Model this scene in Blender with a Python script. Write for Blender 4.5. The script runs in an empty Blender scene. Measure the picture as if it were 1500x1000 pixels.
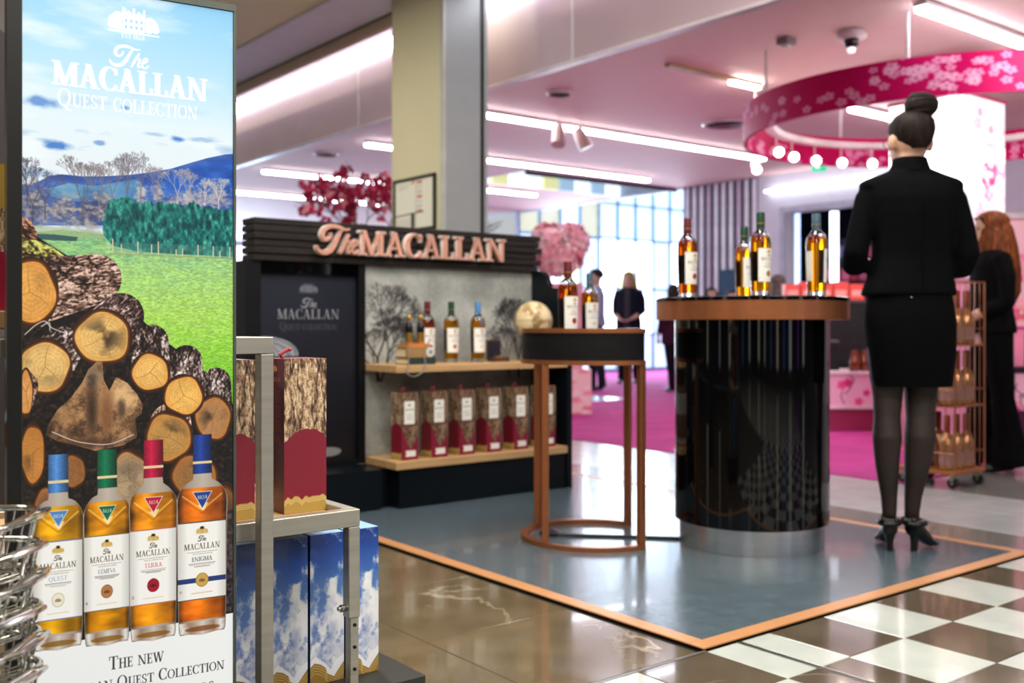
import bpy, bmesh, math, random
import numpy as np
from mathutils import Vector, Matrix

PI = math.pi
random.seed(7)
scene = bpy.context.scene
COL = scene.collection

# ------------------------------------------------------------------ camera, world, exposure
FPX = 1483.0            # focal length in pixels of the 1500x1000 frame
EYE = 0.92              # eye height
HOR = 476.0             # horizon row
TH = math.atan2(1483.0, 1899.0)   # X axis of the shop grid is turned 52 deg right of the view
CT, ST = math.cos(TH), math.sin(TH)

cam_d = bpy.data.cameras.new('camera')
cam = bpy.data.objects.new('camera', cam_d)
COL.objects.link(cam)
cam.location = (0, 0, EYE)
cam.rotation_euler = (PI / 2, 0, -TH)
cam_d.sensor_width = 36.0
cam_d.lens = 36.0 * FPX / 1500.0
cam_d.shift_y = -(500.0 - HOR) / 1500.0
cam_d.clip_start = 0.05
cam_d.clip_end = 200
cam_d.dof.use_dof = True
cam_d.dof.focus_distance = 1.95
cam_d.dof.aperture_fstop = 3.6
scene.camera = cam

world = bpy.data.worlds.new('world')
scene.world = world
world.use_nodes = True
bg = world.node_tree.nodes['Background']
bg.inputs[0].default_value = (0.86, 0.88, 0.92, 1)
bg.inputs[1].default_value = 0.62

vs = scene.view_settings
vs.view_transform = 'Standard'
vs.look = 'None'
vs.gamma = 1.0
vs.use_curve_mapping = False
vs.exposure = 0.0
scene.cycles.use_denoising = True
scene.cycles.max_bounces = 8
scene.cycles.transmission_bounces = 8
scene.cycles.sample_clamp_indirect = 6.0
scene.cycles.caustics_reflective = False
scene.cycles.caustics_refractive = False


def area_light(name, loc, size, power, color=(1, 1, 1), rot=(0, 0, 0), size_y=None):
    l = bpy.data.lights.new(name, 'AREA')
    l.energy = power
    l.color = color
    l.size = size
    if size_y:
        l.shape = 'RECTANGLE'
        l.size_y = size_y
    o = bpy.data.objects.new(name, l)
    COL.objects.link(o)
    o.location = loc
    o.rotation_euler = rot
    return o


# fill lamps added over the concourse, no fittings seen (below its 3.36 m ceiling)
area_light('concourse_fill', (1.2, 1.0, 3.3), 1.2, 80, (1.0, 0.93, 0.82))
area_light('concourse_fill', (3.0, 2.6, 3.3), 0.8, 60, (1.0, 0.95, 0.88))
area_light('concourse_fill', (-1.5, 3.0, 3.3), 1.2, 80, (1.0, 0.93, 0.82))
area_light('concourse_fill', (3.0, -1.0, 3.3), 1.2, 85, (1.0, 0.95, 0.88))
area_light('concourse_fill', (2.0, 6.6, 3.3), 0.8, 60, (1.0, 0.95, 0.88))  # added to brighten the pillar
area_light('shelf_fill', (0.3, 0.1, 2.9), 0.25, 26, (1.0, 0.94, 0.84), (math.radians(42), 0, math.radians(-14)))  # unseen key light added to brighten the boxes on the shelf unit
# daylight entering at the far windows of the atrium and of the shop
area_light('window_daylight', (14.2, 14.3, 1.9), 4.5, 420, (.72, .86, 1.0), (math.radians(90), 0, PI), 3.2)
area_light('window_daylight', (8.0, 23.6, 1.7), 5.5, 900, (.62, .80, 1.0), (math.radians(90), 0, PI), 2.2)
area_light('ring_fill', (6.3, 2.3, 2.95), 0.5, 45, (1.0, 0.95, 0.95), (math.radians(50), 0, math.radians(-55)))  # unseen light added to brighten the outside of the ring
area_light('concourse_fill', (-3.0, -1.5, 3.3), 1.2, 90, (1.0, 0.95, 0.88))  # from here on, more unseen fill added for the concourse
area_light('concourse_fill', (0.5, -3.5, 3.3), 1.2, 90, (1.0, 0.95, 0.88))
area_light('concourse_fill', (1.4, 4.0, 3.3), 0.8, 55, (1.0, 0.95, 0.88))


# ------------------------------------------------------------------ places: photo column + depth -> shop grid
def C(x, d, z=0.0):
    return Vector((CT * x + ST * d, -ST * x + CT * d, z))


def G(px, d, z=0.0):
    return C((px - 750.0) / FPX * d, d, z)


def F(px, py, z=0.0):
    return G(px, (EYE - z) * FPX / (py - HOR), z)


def ZY(py, d):
    return EYE + (HOR - py) / FPX * d


# ------------------------------------------------------------------ mesh builder
class MB:
    def __init__(s):
        s.v = []
        s.f = []
        s.m = []
        s.uv = None

    def add(s, vs_, fs, mi=0):
        b = len(s.v)
        s.v.extend([tuple(v) for v in vs_])
        for f in fs:
            s.f.append(tuple(i + b for i in f))
            s.m.append(mi)
        return s

    def box(s, x0, x1, y0, y1, z0, z1, mi=0):
        return s.add([(x0, y0, z0), (x1, y0, z0), (x1, y1, z0), (x0, y1, z0), (x0, y0, z1), (x1, y0, z1), (x1, y1, z1), (x0, y1, z1)],
                     [(3, 2, 1, 0), (4, 5, 6, 7), (0, 1, 5, 4), (1, 2, 6, 5), (2, 3, 7, 6), (3, 0, 4, 7)], mi)

    def prism(s, poly, z0, z1, mi=0):
        a = sum(poly[i][0] * poly[(i + 1) % len(poly)][1] - poly[(i + 1) % len(poly)][0] * poly[i][1] for i in range(len(poly)))
        if a < 0:
            poly = poly[::-1]
        n = len(poly)
        vv = [(p[0], p[1], z0) for p in poly] + [(p[0], p[1], z1) for p in poly]
        ff = [tuple(range(n))[::-1], tuple(range(n, 2 * n))] + [(i, (i + 1) % n, n + (i + 1) % n, n + i) for i in range(n)]
        return s.add(vv, ff, mi)

    def prism_xz(s, poly, y0, y1, mi=0):
        """outline in x,z pushed along y (front at y0)"""
        b = len(s.v)
        s.prism(poly, 0, 1, mi)
        for i in range(b, len(s.v)):
            x, z, t = s.v[i]
            s.v[i] = (x, y1 + (y0 - y1) * t, z)
        return s

    def lathe(s, prof, n=32, mi=0, cap=True, x=0, y=0):
        vv, ff = [], []
        for r, z in prof:
            for k in range(n):
                a = 2 * PI * k / n
                vv.append((x + r * math.cos(a), y + r * math.sin(a), z))
        for i in range(len(prof) - 1):
            for k in range(n):
                k2 = (k + 1) % n
                ff.append((i * n + k, i * n + k2, (i + 1) * n + k2, (i + 1) * n + k))
        if cap:
            ff.append(tuple(range(n))[::-1])
            ff.append(tuple(range((len(prof) - 1) * n, len(prof) * n)))
        return s.add(vv, ff, mi)

    def loft(s, rings, mi=0, cap=True):
        n = len(rings[0])
        vv = [p for r in rings for p in r]
        ff = []
        for i in range(len(rings) - 1):
            for k in range(n):
                k2 = (k + 1) % n
                ff.append((i * n + k, i * n + k2, (i + 1) * n + k2, (i + 1) * n + k))
        if cap:
            ff.append(tuple(range(n))[::-1])
            ff.append(tuple(range((len(rings) - 1) * n, len(rings) * n)))
        return s.add(vv, ff, mi)

    def tube(s, pts, r, n=8, mi=0, closed=False, side=None, ry=None):
        """round (or elliptic) tube along pts; r and ry numbers or lists"""
        pts = [Vector(p) for p in pts]
        m = len(pts)
        rs = r if isinstance(r, (list, tuple)) else [r] * m
        rys = (ry if isinstance(ry, (list, tuple)) else [ry] * m) if ry is not None else rs
        rings = []
        ref = Vector(side) if side else None
        for i, p in enumerate(pts):
            if closed:
                t = pts[(i + 1) % m] - pts[i - 1]
            else:
                t = pts[min(i + 1, m - 1)] - pts[max(i - 1, 0)]
            t = t.normalized() if t.length > 1e-9 else Vector((0, 0, 1))
            if ref is None:
                ref = Vector((1, 0, 0)) if abs(t.x) < 0.8 else Vector((0, 1, 0))
            u = ref - t * ref.dot(t)
            u = u.normalized() if u.length > 1e-6 else t.orthogonal().normalized()
            w = t.cross(u)
            if not side:
                ref = u
            rings.append([p + u * (rs[i] * math.cos(2 * PI * k / n)) + w * (rys[i] * math.sin(2 * PI * k / n)) for k in range(n)])
        if closed:
            rings.append(rings[0])
        return s.loft(rings, mi, cap=not closed)

    def ball(s, c, rx, ry=None, rz=None, n=12, m=8, mi=0, rot=None):
        ry = rx if ry is None else ry
        rz = rx if rz is None else rz
        c = Vector(c)
        vv = []
        for i in range(1, m):
            a = PI * i / m
            for k in range(n):
                b = 2 * PI * k / n
                vv.append(Vector((rx * math.sin(a) * math.cos(b), ry * math.sin(a) * math.sin(b), -rz * math.cos(a))))
        vv += [Vector((0, 0, -rz)), Vector((0, 0, rz))]
        if rot is not None:
            vv = [rot @ v for v in vv]
        ff = []
        for i in range(m - 2):
            for k in range(n):
                ff.append((i * n + k, i * n + (k + 1) % n, (i + 1) * n + (k + 1) % n, (i + 1) * n + k))
        lo, hi = len(vv) - 2, len(vv) - 1
        for k in range(n):
            ff.append((lo, (k + 1) % n, k))
            ff.append((hi, (m - 2) * n + k, (m - 2) * n + (k + 1) % n))
        return s.add([v + c for v in vv], ff, mi)

    def mesh(s, name, mats, smooth=False):
        me = bpy.data.meshes.new(name)
        me.from_pydata(s.v, [], s.f)
        mats = mats if isinstance(mats, (list, tuple)) else [mats]
        for m_ in mats:
            me.materials.append(m_)
        if len(mats) > 1:
            me.polygons.foreach_set('material_index', s.m)
        if smooth:
            me.polygons.foreach_set('use_smooth', [True] * len(me.polygons))
            try:
                me.set_sharp_from_angle(angle=math.radians(40))
            except Exception:
                pass
        me.update()
        return me

    def build(s, name, mats, parent=None, smooth=False, loc=None, rz=None):
        o = bpy.data.objects.new(name, s.mesh(name, mats, smooth))
        COL.objects.link(o)
        if parent is not None:
            o.parent = parent
        if loc is not None:
            o.location = loc
        if rz is not None:
            o.rotation_euler = (0, 0, rz)
        return o


def tag(o, label=None, cat=None, group=None, kind=None):
    if label:
        o['label'] = label
    if cat:
        o['category'] = cat
    if group:
        o['group'] = group
    if kind:
        o['kind'] = kind
    return o


def thing(name, label, cat, loc=(0, 0, 0), rz=0.0, group=None):
    o = bpy.data.objects.new(name, None)
    o.empty_display_size = 0.1
    COL.objects.link(o)
    o.location = loc
    o.rotation_euler = (0, 0, rz)
    return tag(o, label, cat, group)


def inst(name, me, parent=None, loc=(0, 0, 0), rz=0.0, scale=None):
    o = bpy.data.objects.new(name, me)
    COL.objects.link(o)
    o.parent = parent
    o.location = loc
    o.rotation_euler = (0, 0, rz)
    if scale is not None:
        o.scale = scale if isinstance(scale, (tuple, list)) else (scale,) * 3
    return o


def dup(o, parent=None):
    c = o.copy()
    COL.objects.link(c)
    c.parent = parent
    for ch in [x for x in bpy.data.objects if x.parent == o]:
        dup(ch, c)
    return c


def struct(o):
    o['kind'] = 'structure'
    return o


def bev(o, w=0.003, seg=2):
    m = o.modifiers.new('edge', 'BEVEL')
    m.width = w
    m.segments = seg
    m.limit_method = 'ANGLE'
    return o


# ------------------------------------------------------------------ materials
def srgb(c):
    if isinstance(c, str):
        c = [int(c[i:i + 2], 16) / 255 for i in (0, 2, 4)]
    return tuple((x / 12.92 if x <= 0.04045 else ((x + 0.055) / 1.055) ** 2.4) for x in c) + (1.0,)


MATS = {}


def P(name, col, rough=0.5, metal=0.0, vary=0.12, scale=6.0, bump=0.0, bscale=60.0, emit=None, estr=0.0, trans=0.0, ior=1.45,
      coat=0.0, col2=None, stretch=None, spec=0.5, alpha=1.0, detail=4.0, contrast=None):
    if name in MATS:
        return MATS[name]
    m = bpy.data.materials.new(name)
    m.use_nodes = True
    nt = m.node_tree
    b = nt.nodes['Principled BSDF']
    c = srgb(col)
    b.inputs['Roughness'].default_value = rough
    b.inputs['Metallic'].default_value = metal
    b.inputs['IOR'].default_value = ior
    b.inputs['Transmission Weight'].default_value = trans
    b.inputs['Coat Weight'].default_value = coat
    b.inputs['Coat Roughness'].default_value = 0.04
    b.inputs['Specular IOR Level'].default_value = spec
    b.inputs['Alpha'].default_value = alpha
    tc = nt.nodes.new('ShaderNodeTexCoord')
    mp = nt.nodes.new('ShaderNodeMapping')
    nt.links.new(tc.outputs['Object'], mp.inputs['Vector'])
    if stretch:
        mp.inputs['Scale'].default_value = stretch
    nz = nt.nodes.new('ShaderNodeTexNoise')
    nz.inputs['Scale'].default_value = scale
    nz.inputs['Detail'].default_value = detail
    nt.links.new(mp.outputs['Vector'], nz.inputs['Vector'])
    rp = nt.nodes.new('ShaderNodeValToRGB')
    lo, hi = contrast or (0.3, 0.7)
    rp.color_ramp.elements[0].position = lo
    rp.color_ramp.elements[1].position = hi
    if col2:
        rp.color_ramp.elements[0].color = srgb(col2)
        rp.color_ramp.elements[1].color = c
    else:
        rp.color_ramp.elements[0].color = tuple(x * (1 - vary) for x in c[:3]) + (1,)
        rp.color_ramp.elements[1].color = tuple(min(1, x * (1 + vary)) for x in c[:3]) + (1,)
    nt.links.new(nz.outputs['Fac'], rp.inputs['Fac'])
    nt.links.new(rp.outputs['Color'], b.inputs['Base Color'])
    if bump > 0:
        n2 = nt.nodes.new('ShaderNodeTexNoise')
        n2.inputs['Scale'].default_value = bscale
        n2.inputs['Detail'].default_value = 3.0
        nt.links.new(mp.outputs['Vector'], n2.inputs['Vector'])
        bp = nt.nodes.new('ShaderNodeBump')
        bp.inputs['Strength'].default_value = bump
        bp.inputs['Distance'].default_value = 0.004
        nt.links.new(n2.outputs['Fac'], bp.inputs['Height'])
        nt.links.new(bp.outputs['Normal'], b.inputs['Normal'])
    if emit:
        b.inputs['Emission Color'].default_value = srgb(emit)
        b.inputs['Emission Strength'].default_value = estr
    MATS[name] = m
    return m


def marble(name, col, col2, vein, rough, vscale=2.2, vein_amt=0.6, coat=0.3, bscale=1.0):
    """polished stone: cloudy base with thin veins"""
    if name in MATS:
        return MATS[name]
    m = P(name, col, rough, 0, scale=bscale * 5, col2=col2, coat=coat)
    nt = m.node_tree
    b = nt.nodes['Principled BSDF']
    old = b.inputs['Base Color'].links[0].from_socket
    geo = nt.nodes.new('ShaderNodeNewGeometry')
    nz = nt.nodes.new('ShaderNodeTexNoise')
    nz.inputs['Scale'].default_value = vscale
    nz.inputs['Detail'].default_value = 6
    nz.inputs['Distortion'].default_value = 0.5
    nt.links.new(geo.outputs['Position'], nz.inputs['Vector'])
    mth = nt.nodes.new('ShaderNodeMath')
    mth.operation = 'SUBTRACT'
    mth.inputs[1].default_value = 0.5
    nt.links.new(nz.outputs['Fac'], mth.inputs[0])
    ab = nt.nodes.new('ShaderNodeMath')
    ab.operation = 'ABSOLUTE'
    nt.links.new(mth.outputs[0], ab.inputs[0])
    rp = nt.nodes.new('ShaderNodeValToRGB')
    rp.color_ramp.elements[0].position = 0.0
    rp.color_ramp.elements[0].color = (vein_amt,) * 3 + (1,)
    rp.color_ramp.elements[1].position = 0.007
    rp.color_ramp.elements[1].color = (0, 0, 0, 1)
    nt.links.new(ab.outputs[0], rp.inputs['Fac'])
    n3 = nt.nodes.new('ShaderNodeTexNoise')
    n3.inputs['Scale'].default_value = vscale * 0.9
    nt.links.new(geo.outputs['Position'], n3.inputs['Vector'])
    r3 = nt.nodes.new('ShaderNodeValToRGB')
    r3.color_ramp.elements[0].position = 0.5
    r3.color_ramp.elements[1].position = 0.62
    nt.links.new(n3.outputs['Fac'], r3.inputs['Fac'])
    mu = nt.nodes.new('ShaderNodeMath')
    mu.operation = 'MULTIPLY'
    nt.links.new(rp.outputs['Color'], mu.inputs[0])
    nt.links.new(r3.outputs['Color'], mu.inputs[1])
    mx = nt.nodes.new('ShaderNodeMix')
    mx.data_type = 'RGBA'
    nt.links.new(mu.outputs[0], mx.inputs['Factor'])
    nt.links.new(old, mx.inputs['A'])
    mx.inputs['B'].default_value = srgb(vein)
    nt.links.new(mx.outputs['Result'], b.inputs['Base Color'])
    # positions in the world vary the stone from tile to tile
    for n in nt.nodes:
        if n.type == 'MAPPING':
            nt.links.new(geo.outputs['Position'], n.inputs['Vector'])
    return m


def glow(name, col, strength):
    if name in MATS:
        return MATS[name]
    m = bpy.data.materials.new(name)
    m.use_nodes = True
    nt = m.node_tree
    b = nt.nodes['Principled BSDF']
    b.inputs['Base Color'].default_value = srgb(col)
    b.inputs['Emission Color'].default_value = srgb(col)
    b.inputs['Emission Strength'].default_value = strength
    MATS[name] = m
    return m


# ------------------------------------------------------------------ flat print: a small painter that makes the printed pictures
def vnoise(W, H, sx, sy, octv=4, seed=0, gain=0.5):
    """smooth value noise 0..1; sx, sy = cell size in pixels"""
    rng = np.random.default_rng(seed)
    out = np.zeros((H, W), np.float32)
    amp, tot = 1.0, 0.0
    for o in range(octv):
        cx, cy = max(1.0, sx / 2 ** o), max(1.0, sy / 2 ** o)
        gw, gh = int(W / cx) + 3, int(H / cy) + 3
        g = rng.random((gh, gw)).astype(np.float32)
        xs, ys = np.arange(W) / cx, np.arange(H) / cy
        xi, yi = xs.astype(int), ys.astype(int)
        xf, yf = (xs - xi).astype(np.float32), (ys - yi).astype(np.float32)
        xf, yf = xf * xf * (3 - 2 * xf), yf * yf * (3 - 2 * yf)
        r0 = g[yi][:, xi] * (1 - xf) + g[yi][:, xi + 1] * xf
        r1 = g[yi + 1][:, xi] * (1 - xf) + g[yi + 1][:, xi + 1] * xf
        out += amp * (r0 * (1 - yf)[:, None] + r1 * yf[:, None])
        tot += amp
        amp *= gain
    return out / tot


_TAB = np.random.default_rng(99).random((256, 256)).astype(np.float32)


def noise_at(u, v, octv=4, seed=0, gain=.55):
    """smooth noise at free coordinates"""
    out, amp, tot = 0.0, 1.0, 0.0
    for o in range(octv):
        uu, vv_ = u * 2 ** o + seed * 17.3 + o * 31, v * 2 ** o + seed * 7.1 + o * 57
        ui, vi = np.floor(uu).astype(int), np.floor(vv_).astype(int)
        fu, fv = (uu - ui), (vv_ - vi)
        fu, fv = fu * fu * (3 - 2 * fu), fv * fv * (3 - 2 * fv)
        a, b = _TAB[vi % 256, ui % 256], _TAB[vi % 256, (ui + 1) % 256]
        c, d = _TAB[(vi + 1) % 256, ui % 256], _TAB[(vi + 1) % 256, (ui + 1) % 256]
        out = out + amp * ((a * (1 - fu) + b * fu) * (1 - fv) + (c * (1 - fu) + d * fu) * fv)
        tot += amp
        amp *= gain
    return (out / tot).astype(np.float32)


def ramp(t, stops):
    """colour ramp over an array; stops [(pos,(r,g,b)0-255)]"""
    p = [s[0] for s in stops]
    return np.stack([np.interp(t, p, [s[1][k] / 255 for s in stops]) for k in range(3)], -1).astype(np.float32)


class Canvas:
    def __init__(s, W, H, bg=(255, 255, 255)):
        s.W, s.H = W, H
        s.a = np.ones((H, W, 3), np.float32) * np.array(bg, np.float32) / 255

    def cov(s, polys, SS=4):
        allp = np.concatenate([np.asarray(p, float) for p in polys])
        x0, y0 = max(0, int(np.floor(allp[:, 0].min())) - 1), max(0, int(np.floor(allp[:, 1].min())) - 1)
        x1, y1 = min(s.W, int(np.ceil(allp[:, 0].max())) + 2), min(s.H, int(np.ceil(allp[:, 1].max())) + 2)
        if x1 <= x0 or y1 <= y0:
            return None
        w, h = x1 - x0, y1 - y0
        acc = np.zeros((h * SS, w + 2), np.float32)
        for p in polys:
            p = np.asarray(p, float) - (x0, y0)
            q = np.roll(p, -1, 0)
            area = (p[:, 0] * q[:, 1] - q[:, 0] * p[:, 1]).sum()
            sg = 1.0 if area >= 0 else -1.0
            for (ax, ay), (bx, by) in zip(p, q):
                if ay == by:
                    continue
                d = sg if by > ay else -sg
                if ay > by:
                    ax, ay, bx, by = bx, by, ax, ay
                r0, r1 = max(0, math.ceil(ay * SS - 0.5)), min(h * SS, math.ceil(by * SS - 0.5))
                if r1 <= r0:
                    continue
                rr = np.arange(r0, r1)
                xs = np.clip(ax + ((rr + 0.5) / SS - ay) * (bx - ax) / (by - ay), 0, w)
                xi = xs.astype(int)
                fr = (xs - xi).astype(np.float32)
                np.add.at(acc, (rr, xi), d * (1 - fr))
                np.add.at(acc, (rr, xi + 1), d * fr)
        c = np.clip(np.abs(np.cumsum(acc, 1)[:, :w]), 0, 1)
        return x0, y0, c.reshape(h, SS, w).mean(1)

    def fill(s, polys, col, alpha=1.0):
        if len(polys) and not hasattr(polys[0][0], '__len__'):
            polys = [polys]
        r = s.cov(polys)
        if r is None:
            return s
        x0, y0, c = r
        h, w = c.shape
        if isinstance(alpha, np.ndarray):
            alpha = alpha[y0:y0 + h, x0:x0 + w]
        c = (c * alpha)[..., None]
        if isinstance(col, np.ndarray):
            cc = col[y0:y0 + h, x0:x0 + w]
        else:
            cc = np.array(col, np.float32) / 255
        v = s.a[y0:y0 + h, x0:x0 + w]
        v[:] = v * (1 - c) + cc * c
        return s

    def stroke(s, pts, w, col, alpha=1.0):
        return s.fill(stroke_polys(pts, w), col, alpha)

    def text(s, txt, x, y, h, col, fit=None, center=False, small=1.0, track=0.06, alpha=1.0):
        """serif capitals; baseline at y (downwards canvas); lower-case letters are small capitals"""
        polys, wd = text_polys(txt, small, track)
        sx = h if fit is None else fit / wd
        if center:
            x = x - wd * sx / 2
        return s.fill([[(x + p[0] * sx, y - p[1] * h) for p in q] for q in polys], col, alpha)

    def image(s, name):
        im = bpy.data.images.new(name, s.W, s.H)
        a = np.ones((s.H, s.W, 4), np.float32)
        a[..., :3] = np.clip(s.a[::-1], 0, 1)
        im.pixels.foreach_set(a.ravel())
        im.update()
        im.pack()
        return im


def ell(cx, cy, rx, ry, n=40, a0=0, a1=2 * PI, rot=0.0):
    c, s_ = math.cos(rot), math.sin(rot)
    out = []
    for k in range(n):
        a = a0 + (a1 - a0) * k / (n if abs(a1 - a0 - 2 * PI) < 1e-6 else n - 1)
        x, y = rx * math.cos(a), ry * math.sin(a)
        out.append((cx + x * c - y * s_, cy + x * s_ + y * c))
    return out


def stroke_polys(pts, w):
    out = []
    n = len(pts)
    ws = w if isinstance(w, (list, tuple)) else [w] * n
    for i in range(n - 1):
        (ax, ay), (bx, by) = pts[i], pts[i + 1]
        L = math.hypot(bx - ax, by - ay)
        if L < 1e-9:
            continue
        nx, ny = -(by - ay) / L / 2, (bx - ax) / L / 2
        out.append([(ax + nx * ws[i], ay + ny * ws[i]), (bx + nx * ws[i + 1], by + ny * ws[i + 1]),
                    (bx - nx * ws[i + 1], by - ny * ws[i + 1]), (ax - nx * ws[i], ay - ny * ws[i])])
        if i:
            out.append(ell(ax, ay, ws[i] / 2, ws[i] / 2, 8))
    return out


def spline(pts, k=8):
    P_ = [np.array(p, float) for p in pts]
    P_ = [2 * P_[0] - P_[1]] + P_ + [2 * P_[-1] - P_[-2]]
    out = []
    for i in range(1, len(P_) - 2):
        a, b, c, d = P_[i - 1:i + 3]
        for j in range(k):
            t = j / k
            out.append(tuple(0.5 * ((2 * b) + (-a + c) * t + (2 * a - 5 * b + 4 * c - d) * t * t + (-a + 3 * b - 3 * c + d) * t ** 3)))
    out.append(tuple(P_[-2]))
    return out


# serif capitals, cap height 1
_T, _t, _S = 0.17, 0.075, 0.055


def _r(x0, x1, y0, y1):
    return [(x0, y0), (x1, y0), (x1, y1), (x0, y1)]


def _d(x0, y0, x1, y1, w):
    return [(x0, y0), (x0 + w, y0), (x1 + w, y1), (x1, y1)]


def _ring(cx, cy, rx, ry, irx, iry, a0, a1, icx=None, n=28):
    icx = cx if icx is None else icx
    o = [(cx + rx * math.cos(math.radians(a0 + (a1 - a0) * k / n)), cy + ry * math.sin(math.radians(a0 + (a1 - a0) * k / n))) for k in range(n + 1)]
    i = [(icx + irx * math.cos(math.radians(a0 + (a1 - a0) * k / n)), cy + iry * math.sin(math.radians(a0 + (a1 - a0) * k / n))) for k in range(n + 1)]
    qs = []
    for k in range(n):
        qs.append([o[k], o[k + 1], i[k + 1], i[k]])
    return qs


GLY = {}


def _glyphs():
    T, t, S = _T, _t, _S
    st = lambda x, w=T: _r(x, x + w, 0, 1)
    fo = lambda x0, x1: _r(x0, x1, 0, S)
    to = lambda x0, x1: _r(x0, x1, 1 - S, 1)
    g = GLY
    g['A'] = ([_d(.08, 0, .37, 1, t), _d(.60, 0, .30, 1.02, T), _r(.2, .62, .3, .3 + S), fo(0, .25), fo(.52, .87)], .87)
    g['C'] = (_ring(.43, .5, .43, .52, .27, .47, 48, 312, .45) + [_r(.70, .76, .68, .98), _r(.70, .76, .02, .26)], .80)
    g['E'] = ([st(.1), fo(0, .62), to(0, .6), _r(.2, .48, .48, .48 + S), _r(.56, .62, 0, .25), _r(.54, .6, .77, 1), _r(.44, .49, .38, .63)], .66)
    g['F'] = ([st(.1), fo(0, .38), to(0, .6), _r(.2, .48, .48, .48 + S), _r(.54, .6, .77, 1), _r(.44, .49, .38, .63)], .62)
    g['G'] = (_ring(.43, .5, .43, .52, .27, .47, 48, 330, .45) + [_r(.70, .76, .68, .98), _r(.64, .80, 0.05, .42), _r(.54, .88, .39, .44)], .88)
    g['H'] = ([st(.1), st(.62), fo(0, .37), fo(.52, .89), to(0, .37), to(.52, .89), _r(.2, .7, .48, .48 + S)], .89)
    g['I'] = ([st(.1), fo(0, .37), to(0, .37)], .37)
    g['L'] = ([st(.1), fo(0, .66), to(0, .37), _r(.60, .66, 0, .28)], .68)
    g['M'] = ([_r(.12, .12 + t, 0, 1), st(.86), _d(.44, 0, .10, 1, T), _d(.48, 0, .86, 1, t), fo(0, .3), fo(.74, 1.14), to(0, .26), to(.88, 1.14)], 1.14)
    g['N'] = ([_r(.12, .12 + t, 0, 1), _r(.78, .78 + t, 0, 1), _d(.68, 0, .08, 1, T), fo(0, .3), to(0, .24), to(.66, .98)], .98)
    g['O'] = (_ring(.46, .5, .46, .52, .30, .47, 0, 360), .92)
    g['Q'] = (_ring(.46, .5, .46, .52, .30, .47, 0, 360) + [_d(.62, -.2, .40, .08, .16), _r(.62, .98, -.24, -.18)], .96)
    g['R'] = ([st(.1), fo(0, .37), to(0, .4)] + _ring(.38, .745, .30, .255, .15, .205, -90, 90, .38) + [_r(.2, .40, .49, .54), _r(.2, .4, .95, 1), _d(.62, 0, .34, .5, T), fo(.62, .88)], .86)
    g['S'] = (_ring(.32, .74, .27, .28, .14, .22, 35, 235) + _ring(.34, .26, .28, .28, .15, .22, -145, 55) + [_d(.47, .30, .10, .62, .14), _r(.50, .555, .70, .97), _r(.06, .115, .03, .30)], .64)
    g['T'] = ([st(.32), fo(.22, .59), to(.02, .79), _r(.02, .075, .72, 1), _r(.735, .79, .72, 1)], .81)
    g['U'] = ([_r(.1, .1 + T, .3, 1), _r(.66, .66 + t, .3, 1), to(0, .37), to(.54, .86)] + _ring(.42, .32, .32, .34, .16, .26, 180, 360, .46), .86)
    g['V'] = ([_d(.36, 0, .06, 1, T), _d(.42, 0, .74, 1, t), to(-.02, .33), to(.62, .92)], .88)
    g['W'] = ([_d(.30, 0, .06, 1, T), _d(.36, 0, .56, 1, t), _d(.78, 0, .54, 1, T), _d(.84, 0, 1.12, 1, t), to(-.02, .32), to(1.0, 1.28), to(.48, .76)], 1.26)
    g['1'] = ([st(.14), fo(.04, .41), _d(.02, .78, .18, 1, .12)], .44)
    g['2'] = (_ring(.3, .7, .28, .31, .14, .25, -20, 170) + [_d(.04, .05, .44, .62, .12), _r(.04, .58, 0, .1), _r(.52, .58, 0, .26)], .64)
    g['4'] = ([_r(.36, .36 + T, 0, 1), _r(0, .66, .26, .33), _d(.0, .28, .36, 1, .09), fo(.28, .62)], .68)
    g['8'] = (_ring(.3, .74, .25, .27, .12, .21, 0, 360) + _ring(.3, .27, .3, .29, .15, .22, 0, 360), .62)
    g['%'] = (_ring(.16, .78, .15, .2, .08, .14, 0, 360) + _ring(.6, .22, .15, .2, .08, .14, 0, 360) + [_d(.1, 0, .56, 1, .07)], .8)
    g['.'] = ([_r(.06, .2, 0, .13)], .26)
    g[' '] = ([], .34)


_glyphs()


def text_polys(txt, small=1.0, track=0.06):
    out, x = [], 0.0
    for ch in txt:
        k = 1.0
        if ch.islower():
            k, ch = small, ch.upper()
        ps, w = GLY[ch]
        out += [[(x + p[0] * k, p[1] * k) for p in q] for q in ps]
        x += (w + track) * k
    return out, x - track


def script_the():
    """the handwritten word of the logo, about 1.9 wide and 1 high"""
    o = []
    o += stroke_polys(spline([(1.34, .93), (1.12, .90), (.86, .98), (.58, 1.0), (.30, .88), (.20, .64), (.34, .50), (.52, .60), (.56, .76)]),
                      [.05 + .10 * math.sin(PI * k / 64) for k in range(65)])
    o += stroke_polys(spline([(1.02, .92), (.86, .66), (.70, .36), (.50, .12), (.24, .04), (.04, .12), (-.04, .28)]),
                      [.06 + .12 * math.sin(PI * k / 48) for k in range(49)])
    o += stroke_polys(spline([(1.30, .74), (1.12, .44), (.98, .14), (.94, .06)]), .10)
    o += stroke_polys(spline([(1.02, .20), (1.14, .42), (1.26, .50), (1.32, .42), (1.24, .20), (1.26, .08), (1.36, .14)]), .09)
    o += stroke_polys(spline([(1.42, .28), (1.56, .34), (1.66, .46), (1.60, .54), (1.50, .46), (1.42, .26), (1.46, .09), (1.58, .07), (1.72, .20)]), .085)
    return o


SCRIPT = script_the()


def draw_script(cv, x, y, h, col, alpha=1.0):
    cv.fill([[(x + p[0] * h, y - p[1] * h) for p in q] for q in SCRIPT], col, alpha)


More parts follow.
